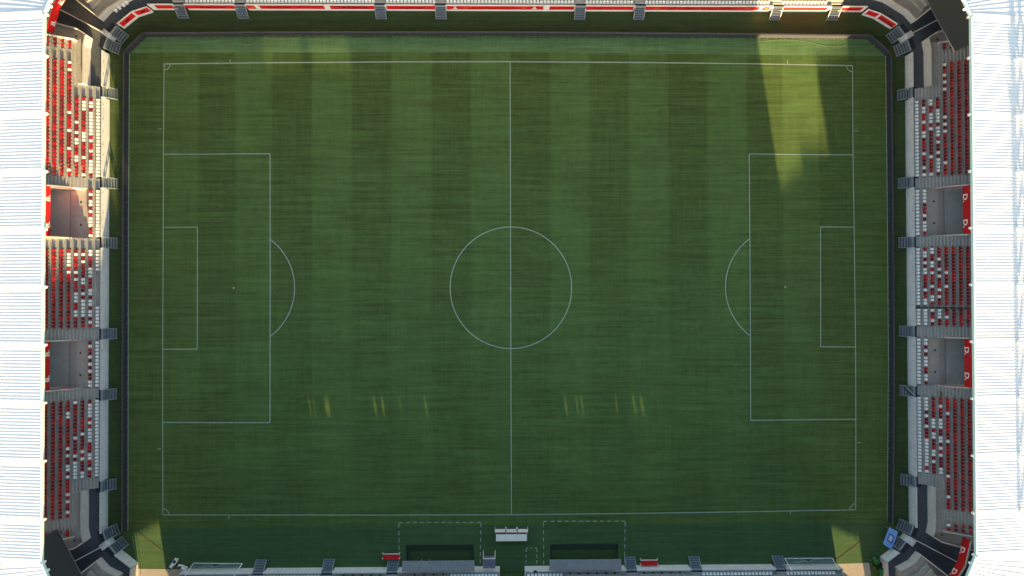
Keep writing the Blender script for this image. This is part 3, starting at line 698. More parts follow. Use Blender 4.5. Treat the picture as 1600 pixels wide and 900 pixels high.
    # unseen closure behind the corner, some tops lowered to let the low sun in
    cl = [(-77.2, 36), (-74, 47), (-65, 56.5), (-60, 58.5), (-55.7, 58.5)] if sy < 0 else [(-77.2, 36), (-72, 50), (-62, 58), (-49, 59)]
    for i, (a, b) in enumerate(zip(cl[:-1], cl[1:])):
        top = 15.0
        if sy < 0 and i == 2: top = 11.6
        if sy < 0 and i == 3: top = 11.6 if sx < 0 else 9.9
        a2, b2 = mm(a), mm(b); MB().wall(a2, b2, .3, -1, top).build('back_wall', M['concrete'], t)
    if sy < 0:                # unseen bridge over the driveway gate, heights shaped to bound the sun patches
        m_ = lambda x, y, z: (*mm((x, y)), z)
        g = [(-55.7, 58.5), (-49.1, 58.5), (-49.1, 60.0), (-55.7, 60.0)]
        zb = [2.7, 3.08, 3.08, 2.7]; zt = ([11.2, 8.95, 8.95, 11.2] if sx < 0 else [9.6, 8.95, 8.95, 9.6])
        ring = [mm(q) for q in g]; ar = sum(ring[i][0] * ring[(i + 1) % 4][1] - ring[(i + 1) % 4][0] * ring[i][1] for i in range(4))
        idx = range(4) if ar > 0 else range(3, -1, -1)
        MB().hexa([(ring[i][0], ring[i][1], zb[i]) for i in idx], [(ring[i][0], ring[i][1], zt[i]) for i in idx]).build('sun_gap_bridge', M['concrete'], t)
# white seats standing on the upper left ramp
for i, (a, b) in enumerate([(181.5, 17), (187, 13), (193.5, 8.5), (198.5, 5)]):
    p = G(a, b, 2.0); seat_white.append(((p.x, p.y, 1.6), math.radians(-56), False, 'white plastic seat by the upper left ramp, %s of four from the left' % ordn(i + 1), True))

# ================================================================== ROOFS
ZR, SLP = 17.0, math.tan(math.radians(7.0))
def roof_panel_mesh(p0, p1, q0, q1, pitch_=0.40, lo_=0.0):
    """corrugated sheet: inner edge p0->p1 (at ZR), outer edge q0->q1"""
    p0, p1, q0, q1 = map(Vector, (p0, p1, q0, q1)); L_ = (p1 - p0).length; n = max(2, int(round(L_ / pitch_))); mb = MB(); prof = []
    for i in range(n):
        for u, h in ((0, 0), (.60, 0), (.66, .022), (.88, .022)): prof.append(((i + u) / n, h))
    prof.append((1.0, 0))
    for (a, h), (b, k) in zip(prof[:-1], prof[1:]):
        A, B_ = p0.lerp(p1, a), p0.lerp(p1, b); C, D = q0.lerp(q1, a), q0.lerp(q1, b)
        mb.face([(A.x, A.y, A.z + h), (B_.x, B_.y, B_.z + k), (D.x, D.y, D.z + k), (C.x, C.y, C.z + h)])
    return mb
FR = 7.28
def bracket(par, p, d):          # small tapered truss tip under the roof edge
    d = Vector(d).normalized(); n = Vector((-d.y, d.x)); p = Vector(p[:2])
    a, b = p - d * .1, p + d * .48
    r0 = [a + n * .26, a - n * .26]; r1 = [b - n * .12, b + n * .12]
    ring = [r0[1], r1[0], r1[1], r0[0]]
    MB().hexa([(q.x, q.y, ZR - .45) for q in ring], [(q.x, q.y, ZR - .05) for q in ring]).build('bracket', M['roof_flat'], par)
EX = 59.02; DEEP = 19.0
for s in (-1, 1):
    t = thing('stand_roof', 'white ribbed roof over the %s stand' % SIDE[s], 'roof', (s * 68, 0, ZR), 'white roofs over the stands')
    z2 = ZR - DEEP * SLP
    ys = [-34.4] + [FR * k for k in range(-4, 5)] + [34.4]
    for i, (a, b) in enumerate(zip(ys[:-1], ys[1:])):
        aa, bb = a + .42, b - .42
        mb = roof_panel_mesh((s * EX, aa, ZR), (s * EX, bb, ZR), (s * (EX + DEEP), aa, z2), (s * (EX + DEEP), bb, z2))
        mb.build('roof_panel', M['roof'], t)
    for y in ys:
        w_ = .42
        r = [(s * EX, y - w_), (s * (EX + DEEP), y - w_), (s * (EX + DEEP), y + w_), (s * EX, y + w_)]; zz = [ZR, z2, z2, ZR]
        if s < 0: r = r[::-1]; zz = zz[::-1]
        MB().hexa([(p[0], p[1], z - .15) for p, z in zip(r, zz)], [(p[0], p[1], z + .027) for p, z in zip(r, zz)]).build('seam_cover', M['roof_flat'], t)
        bracket(t, (s * EX, y), (-s, 0))
        # raking strut and mast above the roof
        if abs(y) < 34:
            za = ZR - (64.9 - EX) * SLP
            MB().tube((s * 64.9, y, za), (s * 72, y, za + 6.5), .2, 6).tube((s * 65.5, y - .1, za + .2), (s * 72, y - 3.4, za + 3.0), .12, 5).tube((s * 72, y, za - 2), (s * 72, y, za + 7), .25, 6).build('strut', M['white'], t)
    r = [(s * (EX - .24), -34.5), (s * EX, -34.45), (s * EX, 34.45), (s * (EX - .24), 34.5)]
    MB().prism(r, ZR - .35, ZR + .09).build('gutter', M['gutter'], t)
    # soffit keeps the underside dark and closed
    # corner facets
for (sx, sy), cname in CN.items():
    t = thing('corner_roof', 'white ribbed roof facets over the %s corner' % cname, 'roof', (sx * 62, sy * 44, ZR), 'white roofs over the corners')
    L_ = 3.3; ch = [(-EX, 34.4)]
    for a in (22.5, 45, 67.5): ch.append((ch[-1][0] + L_ * math.sin(math.radians(a)), ch[-1][1] + L_ * math.cos(math.radians(a))))
    deep = DEEP if sy > 0 else 13.5
    z2 = ZR - (DEEP * SLP if sy > 0 else .9)
    if sy > 0: oc = [(-EX - DEEP, 34.8), (ch[1][0] - DEEP * .92, ch[1][1] + DEEP * .42), (ch[2][0] - DEEP * .42, ch[2][1] + DEEP * .92), (ch[3][0] - .5, ch[3][1] + DEEP)]
    else: oc = [(-EX - DEEP, 34.8), (ch[1][0] - deep * .92, ch[1][1] + deep * .42), (ch[2][0] - deep * .42, ch[2][1] + deep * .92), (ch[3][0] - .5, ch[3][1] + deep)]
    for k in range(3):
        a, b = mirror(ch[k], sx, sy), mirror(ch[k + 1], sx, sy); c, d = mirror(oc[k], sx, sy), mirror(oc[k + 1], sx, sy)
        za = ZR - DEEP * SLP if k == 0 else z2
        roof_panel_mesh((*a, ZR), (*b, ZR), (*c, za), (*d, z2), .42).build('roof_panel', M['roof'], t)
        n = Vector((-(a[0] + b[0]), -(a[1] + b[1]))).normalized()
        MB().wall(Vector(a) + n * .02, Vector(b) + n * .02, .24 if Vector((-(b[1] - a[1]), b[0] - a[0])).dot(n) > 0 else -.24, ZR - .35, ZR + .09).build('gutter', M['gutter'], t)
        bracket(t, ((a[0] + b[0]) / 2 if k else a[0] * .6 + b[0] * .4, (a[1] + b[1]) / 2 if k else a[1] * .6 + b[1] * .4), n)
XE = EX - 3.3 * (math.sin(math.radians(22.5)) + math.sin(math.radians(45)) + math.sin(math.radians(67.5)))
YE = 34.4 + EX - XE
for sy, nm in ((1, 'upper'), (-1, 'lower')):
    t = thing('stand_roof', 'white ribbed roof over the %s stand, at the edge of the picture' % nm, 'roof', (0, sy * 50, ZR), 'white roofs over the stands')
    z2 = ZR - 18 * SLP if sy > 0 else 16.1
    n = 14; xs = [-XE + 2 * XE * i / n for i in range(n + 1)]
    for a, b in zip(xs[:-1], xs[1:]):
        roof_panel_mesh((a + .4, sy * YE, ZR), (b - .4, sy * YE, ZR), (a + .4, sy * (YE + 18), z2), (b - .4, sy * (YE + 18), z2), .6).build('roof_panel', M['roof'], t)
    for x in xs:
        r = [(x - .4, sy * YE, ZR), (x + .4, sy * YE, ZR), (x + .4, sy * (YE + 18), z2), (x - .4, sy * (YE + 18), z2)]
        if sy < 0: r = r[::-1]
        MB().hexa([(p[0], p[1], p[2] - .15) for p in r], [(p[0], p[1], p[2] + .027) for p in r]).build('seam_cover', M['roof_flat'], t)
    MB().box(-XE, XE, sy * (YE - .36), sy * YE, ZR - .35, ZR + .09).build('gutter', M['gutter'], t)

# ================================================================== LED BOARDS
led_names = ['run along the left goal end', 'angled run in the upper left corner', 'long run below the upper stand', 'angled run in the upper right corner', 'run along the right goal end']
runs = [led_in[0:4], led_in[3:5], led_in[4:9], led_in[8:10], led_in[9:14]]
PW = 1.28
led_me = MB().hexa([(0, -.30, .02), (PW - .02, -.30, .02), (PW - .02, -.02, .02), (0, -.02, .02)][::-1][::-1], [(0, -.34, .93), (PW - .02, -.34, .93), (PW - .02, -.16, .93), (0, -.16, .93)], 0)
led_me = MB()
led_me.hexa([(.01, .04, .03), (PW - .01, .04, .03), (PW - .01, .34, .03), (.01, .34, .03)], [(.01, .17, .92), (PW - .01, .17, .92), (PW - .01, .36, .92), (.01, .36, .92)], 0)
led_me.box(.01, PW - .01, .15, .37, .92, .95, 1)
led_me.box(.05, .12, -.06, .04, .01, .06, 2).box(PW - .02, PW + .0, .10, .36, .05, .94, 1)
led_mesh = led_me.mesh('led_panel', [M['led'], M['led_case'], M['line']])
for pts, nm in zip(runs, led_names):
    t = thing('led_board', 'dark switched off perimeter board, ' + nm, 'advertising board', tuple(pts[0]), 'perimeter boards around the pitch')
    for a, b in zip(pts[:-1], pts[1:]):
        d = b - a; n = max(1, int(round(d.length / PW))); rz = math.atan2(d.y, d.x)
        for k in range(n):
            p = a + d * (k / n); o = put('led_panel', led_mesh, t, (p.x, p.y, 0), rz); o.scale = (d.length / n / PW, 1, 1)
# pale edging strip at the foot of the boards behind the goals
for pts in (led_in[0:4], led_in[9:14]):
    s = -1 if pts[0].x < 0 else 1
    line_mesh([(p.x - s * .10, p.y) for p in pts], .08, .02).build('edging_strip', M['line'], pitch)

# ================================================================== SCOREBOARDS
def scoreboard(a, b, z0, z1, label):
    a, b = Vector(a[:2]), Vector(b[:2]); d = (b - a).normalized(); n = Vector((-d.y, d.x)); n = n if n.dot(a) > 0 else -n
    t = thing('scoreboard', label, 'scoreboard', (*((a + b) / 2), z0), 'corner scoreboards')
    fw = lambda p, q, o0, o1, za, zb: MB().prism([p + n * o0, q + n * o0, q + n * o1, p + n * o1], za, zb)
    fw(a, b, .06, .9, z0, z1).build('casing', M['led_case'], t)
    k = 2
    for i in range(k):
        p, q = a.lerp(b, i / k) + d * .02, a.lerp(b, (i + 1) / k) - d * .02
        fw(p, q, 0, .058, z0 + .06, z1 - .06).build('screen_panel', M['screen'], t)
    fw(a, b, -.02, .92, z0 - .06, z0).build('lower_frame', M['metal'], t)
    for f in (.2, .8):
        p = a.lerp(b, f) + n * .5; MB().tube((p.x, p.y, z1), (p.x, p.y, ZR - .6), .1).build('hanger', M['metal'], t)
scoreboard(G(1491.6, 81, 6.3), G(1440, -15, 6.3), 6.3, 12.6, 'dark video scoreboard hanging in the upper right corner')
scoreboard(G(90, 826.5, 6.3), G(135, 913, 6.3), 6.3, 12.6, 'dark video scoreboard hanging in the lower left corner')

# ================================================================== DUGOUTS
for i, (h, (rx0, rx1, ry0, ry1)) in enumerate(zip(pits, ((628.5, 741.5, 877.5, 892), (858.5, 971.5, 875.5, 890.5)))):
    t = thing('dugout', 'long grey roofed dugout with sunken bench area, %s of the tunnel' % ('left', 'right')[i], 'dugout', ((h[0] + h[1]) / 2, h[2], -.7), 'team dugouts')
    x0, x1, y0, y1 = h
    MB().box(x0, x1, -WY + .01, y1, -.75, -.50).build('pit_floor', M['pit'], t)
    for k in range(3):
        MB().box(x0, x1, y1 - .28 * (k + 1), y1 - .28 * k, -.50, -.10 - .13 * k).build('pit_step', M['pit'], t); MB().box(x0, x1, y1 - .28 * (k + 1) + .0, y1 - .28 * (k + 1) + .07, -.10 - .13 * k, -.092 - .13 * k).build('step_edge', M['mat_dark'], t)
    for xx in (x0, x1): MB().box(xx - .03, xx + .03, y0, y1, -.62, .012).build('pit_side', M['mat_dark'], t)
    MB().box(x0, x1, y1 - .02, y1 + .04, -.62, .012).build('pit_side', M['mat_dark'], t)
    a, b = G(rx0, ry0, 2.2), G(rx1, ry1, 2.45); n = 8
    for k in range(n):
        xa = a.x + (b.x - a.x) * k / n; xb = a.x + (b.x - a.x) * (k + 1) / n - .03
        r = [(xa, b.y), (xb, b.y), (xb, a.y), (xa, a.y)]
        MB().hexa([(p[0], p[1], z) for p, z in zip(r, (2.40, 2.40, 2.14, 2.14))], [(p[0], p[1], z) for p, z in zip(r, (2.45, 2.45, 2.19, 2.19))]).build('roof_panel', M['canopy'], t)
    MB().box(a.x, b.x, a.y - .02, a.y + .05, 2.06, 2.20).build('roof_edge', M['metal'], t)
    for k in range(n + 1):
        xa = a.x + (b.x - a.x) * k / n; MB().box(xa - .03, xa + .03, b.y + .05, b.y + .12, 1.96, 2.38).build('post', M['metal'], t)
    MB().box(x0 + .2, x1 - .2, -WY + .15, -WY + .65, -.62, -.15).build('bench', M['seat_red'], t)
    MB().box(x0 + .2, x1 - .2, -WY + .03, -WY + .13, -.15, .5).build('bench_back', M['seat_red'], t)
    if i == 0:
        for px in (659, 671):
            p = G(px, 874.5, -.6); o = thing('water_bottle', 'small white water bottle at the left dugout, %s one' % ('left', 'right')[px > 660], 'bottle', (p.x, p.y, -.62), 'bottles at the dugout')
            MB().tube((p.x, p.y, -.62), (p.x, p.y, -.36), .06, 8).build('bottle_body', M['white'], o); MB().tube((p.x, p.y, -.36), (p.x, p.y, -.28), .03, 6).build('cap', M['blue'], o)

# small shelter with two poles right of the left dugout
p, q = G(755, 873.5, 2.1), G(773.5, 888, 2.3)
t = thing('steward_shelter', 'small dark blue roofed shelter with two pale poles beside the tunnel', 'shelter', ((p.x + q.x) / 2, (p.y + q.y) / 2, 0))
for k in range(2):
    xa, xb = p.x + (q.x - p.x) * k / 2 + .02, p.x + (q.x - p.x) * (k + 1) / 2 - .02
    MB().hexa([(xa, q.y, 2.28), (xb, q.y, 2.28), (xb, p.y, 2.06), (xa, p.y, 2.06)], [(xa, q.y, 2.33), (xb, q.y, 2.33), (xb, p.y, 2.11), (xa, p.y, 2.11)]).build('roof_panel', M['canopy_blue'], t)
MB().box(p.x, q.x, p.y, p.y + .06, 2.0, 2.14).build('roof_edge', M['wall_white'], t)
for xx in (p.x, q.x):
    MB().box(xx - .03, xx + .03, q.y, p.y, 2.0, 2.3).build('side_rail', M['metal'], t)
    MB().tube((xx, p.y, 0), (xx, p.y, 2.1), .05).build('post', M['metal'], t)
    MB().tube((xx, p.y + .05, 2.1), (xx, p.y + .8, .9), .035).build('pole', M['wall_white'], t)
MB().box(p.x + .1, q.x - .1, p.y - .6, p.y - .2, .42, .48).build('bench', M['canopy'], t)

# cream topped tables
def table(x0, x1, y0, y1, label, n, h=.72):
    a, b = G(x0, y0, h), G(x1, y1, h); t = thing('table', label, 'table', ((a.x + b.x) / 2, (a.y + b.y) / 2, 0), 'cream tables by the touchline')
    for k in range(n):
        xa, xb = a.x + (b.x - a.x) * k / n, a.x + (b.x - a.x) * (k + 1) / n - (.01 if k < n - 1 else 0)
        MB().box(xa, xb, b.y, a.y, h - .05, h).build('table_top', M['cream'], t)
    MB().box(a.x + .01, b.x - .01, b.y - .14, b.y - .003, h - .20, h - .10).build('skirt', M['red_header'], t)
    for k in range(n + 1):
        xx = a.x + (b.x - a.x) * k / n
        MB().box(xx - .035, xx + .035, a.y + .002, a.y + .10, 0, h + .10).build('leg', M['wall_white'], t); MB().box(xx - .03, xx + .03, b.y + .05, b.y + .1, 0, h - .051).build('leg', M['wall_white'], t)
for k, (a, b) in enumerate(((773.5, 789.5), (791.3, 807), (809, 824.8))): table(a, b, 826.8, 831.8, 'short cream topped table near the halfway line, %s of three' % ('left', 'middle', 'right')[k], 1)
table(775, 823.3, 835, 845.3, 'long cream topped table behind the three short ones', 3)

# red five seat benches
for k, (a, b, y0, y1) in enumerate(((598, 624.5, 866.5, 872), (1001, 1027.5, 876, 881.5))):
    p, q = G(a, y0, .5), G(b, y1, .5); t = thing('red_bench', 'row of five red bucket seats left of the left dugout' if k == 0 else 'row of five red bucket seats right of the right dugout', 'bench', ((p.x + q.x) / 2, (p.y + q.y) / 2, 0), 'red benches beside the pitch')
    for i in range(5):
        xa, xb = p.x + (q.x - p.x) * i / 5 + .02, p.x + (q.x - p.x) * (i + 1) / 5 - .02
        MB().box(xa, xb, q.y, p.y, .42, .48).build('seat', M['seat_red'], t)
        MB().box(xa, xb, q.y - .07, q.y - .01, .48, .80).build('seat_back', M['seat_red'], t)
    MB().box(p.x, q.x, p.y + .02, p.y + .10, .40, .50).build('front_rail', M['wall_white'], t)
    for xx in (p.x, q.x): 
        MB().box(xx - .04, xx + .04, q.y - .04, q.y + .03, 0, .85).build('leg', M['wall_white'], t); MB().tube((xx, p.y + .1, 0), (xx, p.y + .1, .45), .03).tube((xx, p.y + .05, .45), (xx, p.y + .38, .45), .03).build('leg', M['wall_white'], t)

# ================================================================== STORED GOALS leaning on the wall
def goal(cl, cr, tl, tr, label):
    A, B = G(*cl, .06), G(*cr, .06); C, D = G(*tl, 2.25), G(*tr, 2.25)
    t = thing('football_goal', label, 'goal', tuple((A + B) / 2), 'goals stored against the lower wall')
    MB().tube(A, B, .06, 8).build('crossbar', M['white'], t)
    MB().tube(A, C, .06, 8).build('post', M['white'], t); MB().tube(B, D, .06, 8).build('post', M['white'], t)
    mb = MB(); rr = random.Random(3)
    def P(u, v): 
        p = (A.lerp(B, u)).lerp(C.lerp(D, u), .12 + .30 * v); s = math.sin(u * 23) * .16 + math.sin(u * 9 + v * 4) * .2
        return Vector((p.x, p.y + s * (1 - v) + .1, max(.05, p.z + .05 * math.sin(u * 31))))
    n, k = 56, 8
    for i in range(n + 1):
        for j in range(k): 
            if rr.random() < .8: mb.tube(P(i / n, j / k), P(i / n, (j + 1) / k), .014, 3)
    for j in range(k + 1):
        for i in range(n): mb.tube(P(i / n, j / k), P((i + 1) / n, j / k), .014, 3)
    tag(mb.build('net', M['net'], t))
goal((302.5, 880), (378.5, 880.7), (289, 899.5), (365.5, 900), 'white football goal tipped against the lower wall at the left end')
goal((1226, 872.7), (1300.5, 872.2), (1238, 892), (1311, 891), 'white football goal tipped against the lower wall at the right end')

# ================================================================== HOSES AND CABLES
def hose(pxs, r, m, label, z=.03, name='hose'):
    pts = [G(*p, z) for p in pxs]; fine = []
    for i in range(len(pts) - 1):
        p0 = pts[max(0, i - 1)]; p1, p2 = pts[i], pts[i + 1]; p3 = pts[min(len(pts) - 1, i + 2)]
        for k in range(5):
            t = k / 5; fine.append(.5 * ((2 * p1) + (p2 - p0) * t + (2 * p0 - 5 * p1 + 4 * p2 - p3) * t * t + (3 * p1 - p0 - 3 * p2 + p3) * t ** 3))
    fine.append(pts[-1]); mb = MB(); top = line_mesh(fine, r * 3.0, .020); low = line_mesh(fine, r * 3.6, .013)
    mb.v = top.v + low.v; n0 = len(top.v); mb.f = list(top.f) + [tuple(n0 + i for i in reversed(f)) for f in low.f]; mb.m = [0] * len(mb.f)
    for q in range(len(top.f)):
        a_, b_, c_, d_ = top.f[q]; mb.f += [(n0 + a_, n0 + b_, b_, a_), (n0 + c_, n0 + d_, d_, c_)]; mb.m += [0, 0]
    tag(mb.build(name, M[m]), label, 'hose')
hose([(203, 823), (214, 830), (240, 850), (264, 867), (279, 877), (287, 884)], .024, 'hose_red', 'red brown hose running diagonally over the lower left corner')
hose([(1389, 813), (1372, 824), (1350, 842), (1325, 861), (1305, 876), (1299, 880)], .022, 'hose_red', 'red brown hose running diagonally over the lower right corner')
hose([(1165, 68), (1190, 64.5), (1220, 62), (1245, 63), (1270, 67), (1290, 71.5), (1305, 72.5), (1322, 71)], .020, 'hose_yellow', 'thin yellow hose curving over the grass at upper right')
hose([(290, 62), (320, 65), (345, 63), (365, 62), (375, 68), (392, 70), (402, 65), (412, 58)], .018, 'hose_yellow', 'thin yellow hose curving over the grass at upper left')
hose([(412, 59), (440, 61), (462, 59), (480, 56.8)], .016, 'hose_yellow', 'short yellow hose beside the round turf plug at upper left')
hose([(212, 830), (215, 850), (219, 880), (220, 900)], .018, 'mat_dark', 'thin dark cable running across the left driveway')
hose([(206.5, 838), (211, 862), (214.5, 880)], .03, 'hose_yellow', 'thin pale edging hose beside the lower left wall')

# ================================================================== MACHINES AND LOOSE THINGS
def wheel(mb_par, c, ax, r, w_, nm='wheel'):
    ax = Vector(ax).normalized(); c = Vector(c)
    o = MB().tube(c - ax * w_ / 2, c + ax * w_ / 2, r, 14).build(nm, M['tyre'], mb_par)
    MB().tube(c - ax * (w_ / 2 + .01), c + ax * (w_ / 2 + .01), r * .5, 10).build('rim', M['yellow'], o)
def tractor(px, py, ang, label, k=1.0):
    p = G(px, py, .7); t = thing('green_tractor', label, 'tractor', (p.x, p.y, 0), 'green machines on the right driveway')
    R = Matrix.Rotation(ang, 4, 'Z'); Tm = Matrix.Translation((p.x, p.y, 0)) @ R @ Matrix.Scale(k, 4)
    def P(mb, nm, m): return MB().add(mb, Tm).build(nm, M[m], t)
    P(MB().hexa([(.1, -.38, .45), (1.25, -.30, .45), (1.25, .30, .45), (.1, .38, .45)], [(.1, -.34, 1.05), (1.15, -.24, .92), (1.15, .24, .92), (.1, .34, 1.05)]), 'hood', 'green_paint')
    P(MB().hexa([(-1.1, -.55, .5), (.1, -.42, .5), (.1, .42, .5), (-1.1, .55, .5)], [(-1.1, -.55, .66), (.1, -.40, .66), (.1, .40, .66), (-1.1, .55, .66)]), 'deck', 'mat_dark')
    P(MB().box(-.75, -.3, -.26, .26, .66, .82).box(-.85, -.72, -.26, .26, .82, 1.25), 'driver_seat', 'mat_dark')
    P(MB().hexa([(-1.9, -.5, .5), (-1.0, -.5, .5), (-1.0, .5, .5), (-1.9, .5, .5)], [(-1.75, -.42, 1.2), (-1.0, -.46, 1.25), (-1.0, .46, 1.25), (-1.75, .42, 1.2)]), 'grass_box', 'green_paint')
    P(MB().tube((0.1, 0, 1.0), (-.15, 0, 1.25), .04).tube((-.15, 0, 1.24), (-.15, 0, 1.28), .2, 10), 'steering_wheel', 'tyre')
    P(MB().tube((1.2, -.18, .75), (1.27, -.18, .75), .07, 8), 'headlight', 'yellow'); P(MB().tube((1.2, .18, .75), (1.27, .18, .75), .07, 8), 'headlight', 'yellow')
    for xx, yy, r, w_ in ((.85, .45, .28, .2), (.85, -.45, .28, .2), (-.6, .6, .42, .28), (-.6, -.6, .42, .28)):
        c = Tm @ Vector((xx, yy, r)); wheel(t, c, R @ Vector((0, 1, 0)), r * k, w_ * k)
tractor(1371.5, 881, math.radians(118), 'green ride on mower beside the right driveway, the one nearer the pitch', .85)
tractor(1381, 897.5, math.radians(118), 'green ride on mower beside the right driveway, the one at the picture edge', .95)
def mower(px, py, ang, label):
    p = G(px, py, .4); t = thing('lawn_mower', label, 'lawn mower', (p.x, p.y, 0), 'white mowers by the left driveway')
    R = Matrix.Rotation(ang, 4, 'Z'); Tm = Matrix.Translation((p.x, p.y, 0)) @ R
    def P(mb, nm, m): return MB().add(mb, Tm).build(nm, M[m], t)
    P(MB().hexa([(-.55, -.32, .12), (.45, -.30, .12), (.45, .30, .12), (-.55, .32, .12)], [(-.5, -.26, .36), (.38, -.22, .34), (.38, .22, .34), (-.5, .26, .36)]), 'deck', 'white')
    P(MB().tube((.05, 0, .35), (.05, 0, .62), .2, 10), 'engine', 'navy')
    P(MB().hexa([(-1.05, -.26, .25), (-.5, -.26, .3), (-.5, .26, .3), (-1.05, .26, .25)], [(-.95, -.2, .62), (-.5, -.22, .6), (-.5, .22, .6), (-.95, .2, .62)]), 'grass_bag', 'white')
    P(MB().tube((-.45, -.25, .3), (-1.3, -.25, 1.0), .025).tube((-.45, .25, .3), (-1.3, .25, 1.0), .025).tube((-1.3, -.25, 1.0), (-1.3, .25, 1.0), .025), 'handle', 'navy')
    for xx in (-.45, .4):
        for yy in (-.36, .36): wheel(t, Tm @ Vector((xx, yy, .13)), R @ Vector((0, 1, 0)), .13, .08)
mower(272.5, 878, math.radians(55), 'white walk behind mower by the left driveway, nearer the grass')
mower(281.5, 886.5, math.radians(170), 'white and navy mower by the left driveway, nearer the wall')
p = G(278, 873.5); t = thing('white_bucket', 'small pale bucket above the white mowers at lower left', 'bucket', (p.x, p.y, 0)); MB().tube((p.x, p.y, 0), (p.x, p.y, .3), .13, 10, 0, .17).build('bucket_body', M['cream'], t); MB().tube((p.x - .16, p.y, .3), (p.x + .16, p.y, .3), .015).build('handle', M['metal'], t)
# blue promotional board on a stand
q = [G(1390, 824, 1.0), G(1403.6, 831, 1.0), G(1393, 859.2, .9), G(1380, 850, .9)]
q = [Vector((a.x, a.y, a.z)) for a in q]
t = thing('promotional_board', 'light blue board with navy framed emblem in the lower right corner', 'board', (q[3].x, q[3].y, 0))
MB().hexa([(a.x, a.y, a.z - .1) for a in q][::-1], [(a.x, a.y, a.z) for a in q][::-1]).build('board_panel', M['blue'], t)
def bq(u, v, dz=.004): 
    a = q[0].lerp(q[1], u).lerp(q[3].lerp(q[2], u), v); return (a.x, a.y, a.z + dz)
fr = MB()
for u0, u1, v0, v1 in ((.2, .8, .30, .35), (.2, .8, .66, .71), (.2, .28, .35, .66), (.72, .8, .35, .66)): fr.face([bq(u0, v0), bq(u0, v1), bq(u1, v1), bq(u1, v0)])
fr.build('emblem_frame', M['navy'], t)
em = MB(); rr = random.Random(5)
for k in range(4):
    u = .33
    while u < .66:
        w_ = rr.uniform(.04, .10); em.face([bq(u, .385 + .068 * k, .006), bq(u, .425 + .068 * k, .006), bq(min(.68, u + w_), .425 + .068 * k, .006), bq(min(.68, u + w_), .385 + .068 * k, .006)]); u += w_ + .025
em.build('emblem_lettering', M['white'], t)
for u, v in ((.1, .08), (.9, .08), (.1, .92), (.9, .92)):
    a = bq(u, v, -.1); MB().tube((a[0], a[1], 0), a, .04).build('leg', M['metal'], t)
# open gate leaf and hi-vis bag on the right stand stairs
a, b = G(1416, 606.5, 2.6), G(1427.5, 617.5, 2.6)
t = thing('gate_leaf', 'dark metal gate leaf standing open beside the right wall', 'gate', (a.x, a.y, 1.6))
MB().wall(a, b, .05, 1.95, 2.02).wall(a, b, .05, 2.65, 2.72).build('rail', M['mat_dark'], t)
for k in range(9):
    c = a.lerp(b, k / 8); MB().box(c.x - .02, c.x + .02, c.y - .02, c.y + .02, 1.62, 2.649).build('bar', M['mat_dark'], t)
MB().wall(a, b, .05, 2.722, 2.75).build('hand_rail', M['wall_white'], t)
rb = int((abs(G(1469, 616, 3.4).x) - 60.45) / DEPTH); p = G(1469, 615.5, zrow(rb) + .3)
t = thing('hi_vis_bag', 'yellow green bag lying on the right stand stairs', 'bag', (p.x, p.y, zrow(rb)))
MB().hexa([(p.x - .25, p.y - .36, zrow(rb) + .2), (p.x + .22, p.y - .30, zrow(rb) + .2), (p.x + .25, p.y + .34, zrow(rb) + .2), (p.x - .2, p.y + .36, zrow(rb) + .2)], [(p.x - .15, p.y - .28, zrow(rb) + .48), (p.x + .15, p.y - .22, zrow(rb) + .46), (p.x + .16, p.y + .24, zrow(rb) + .48), (p.x - .12, p.y + .26, zrow(rb) + .46)]).build('bag_body', M['hose_yellow'], t)
MB().tube((p.x, p.y - .2, zrow(rb) + .5), (p.x, p.y + .2, zrow(rb) + .5), .05).build('handle', M['mat_dark'], t)
# little speaker box and cap on the lower wall, right of the tunnel
for px, m, lab in ((829.5, 'white', 'small white box on the wall right of the tunnel'), (836.5, 'mat_dark', 'small dark box on the wall right of the tunnel')):
    p = G(px, 887.2, 2.05); t = thing('wall_box', lab, 'box', (p.x, p.y - .1, ZW), 'small boxes on the lower wall'); MB().box(p.x - .2, p.x + .2, -WY - .15, -WY + .12, 1.95, 2.12).build('box_body', M[m], t); MB().box(p.x - .12, p.x + .12, -WY + .121, -WY + .135, 1.98, 2.08).build('grille', M['led_case'], t)

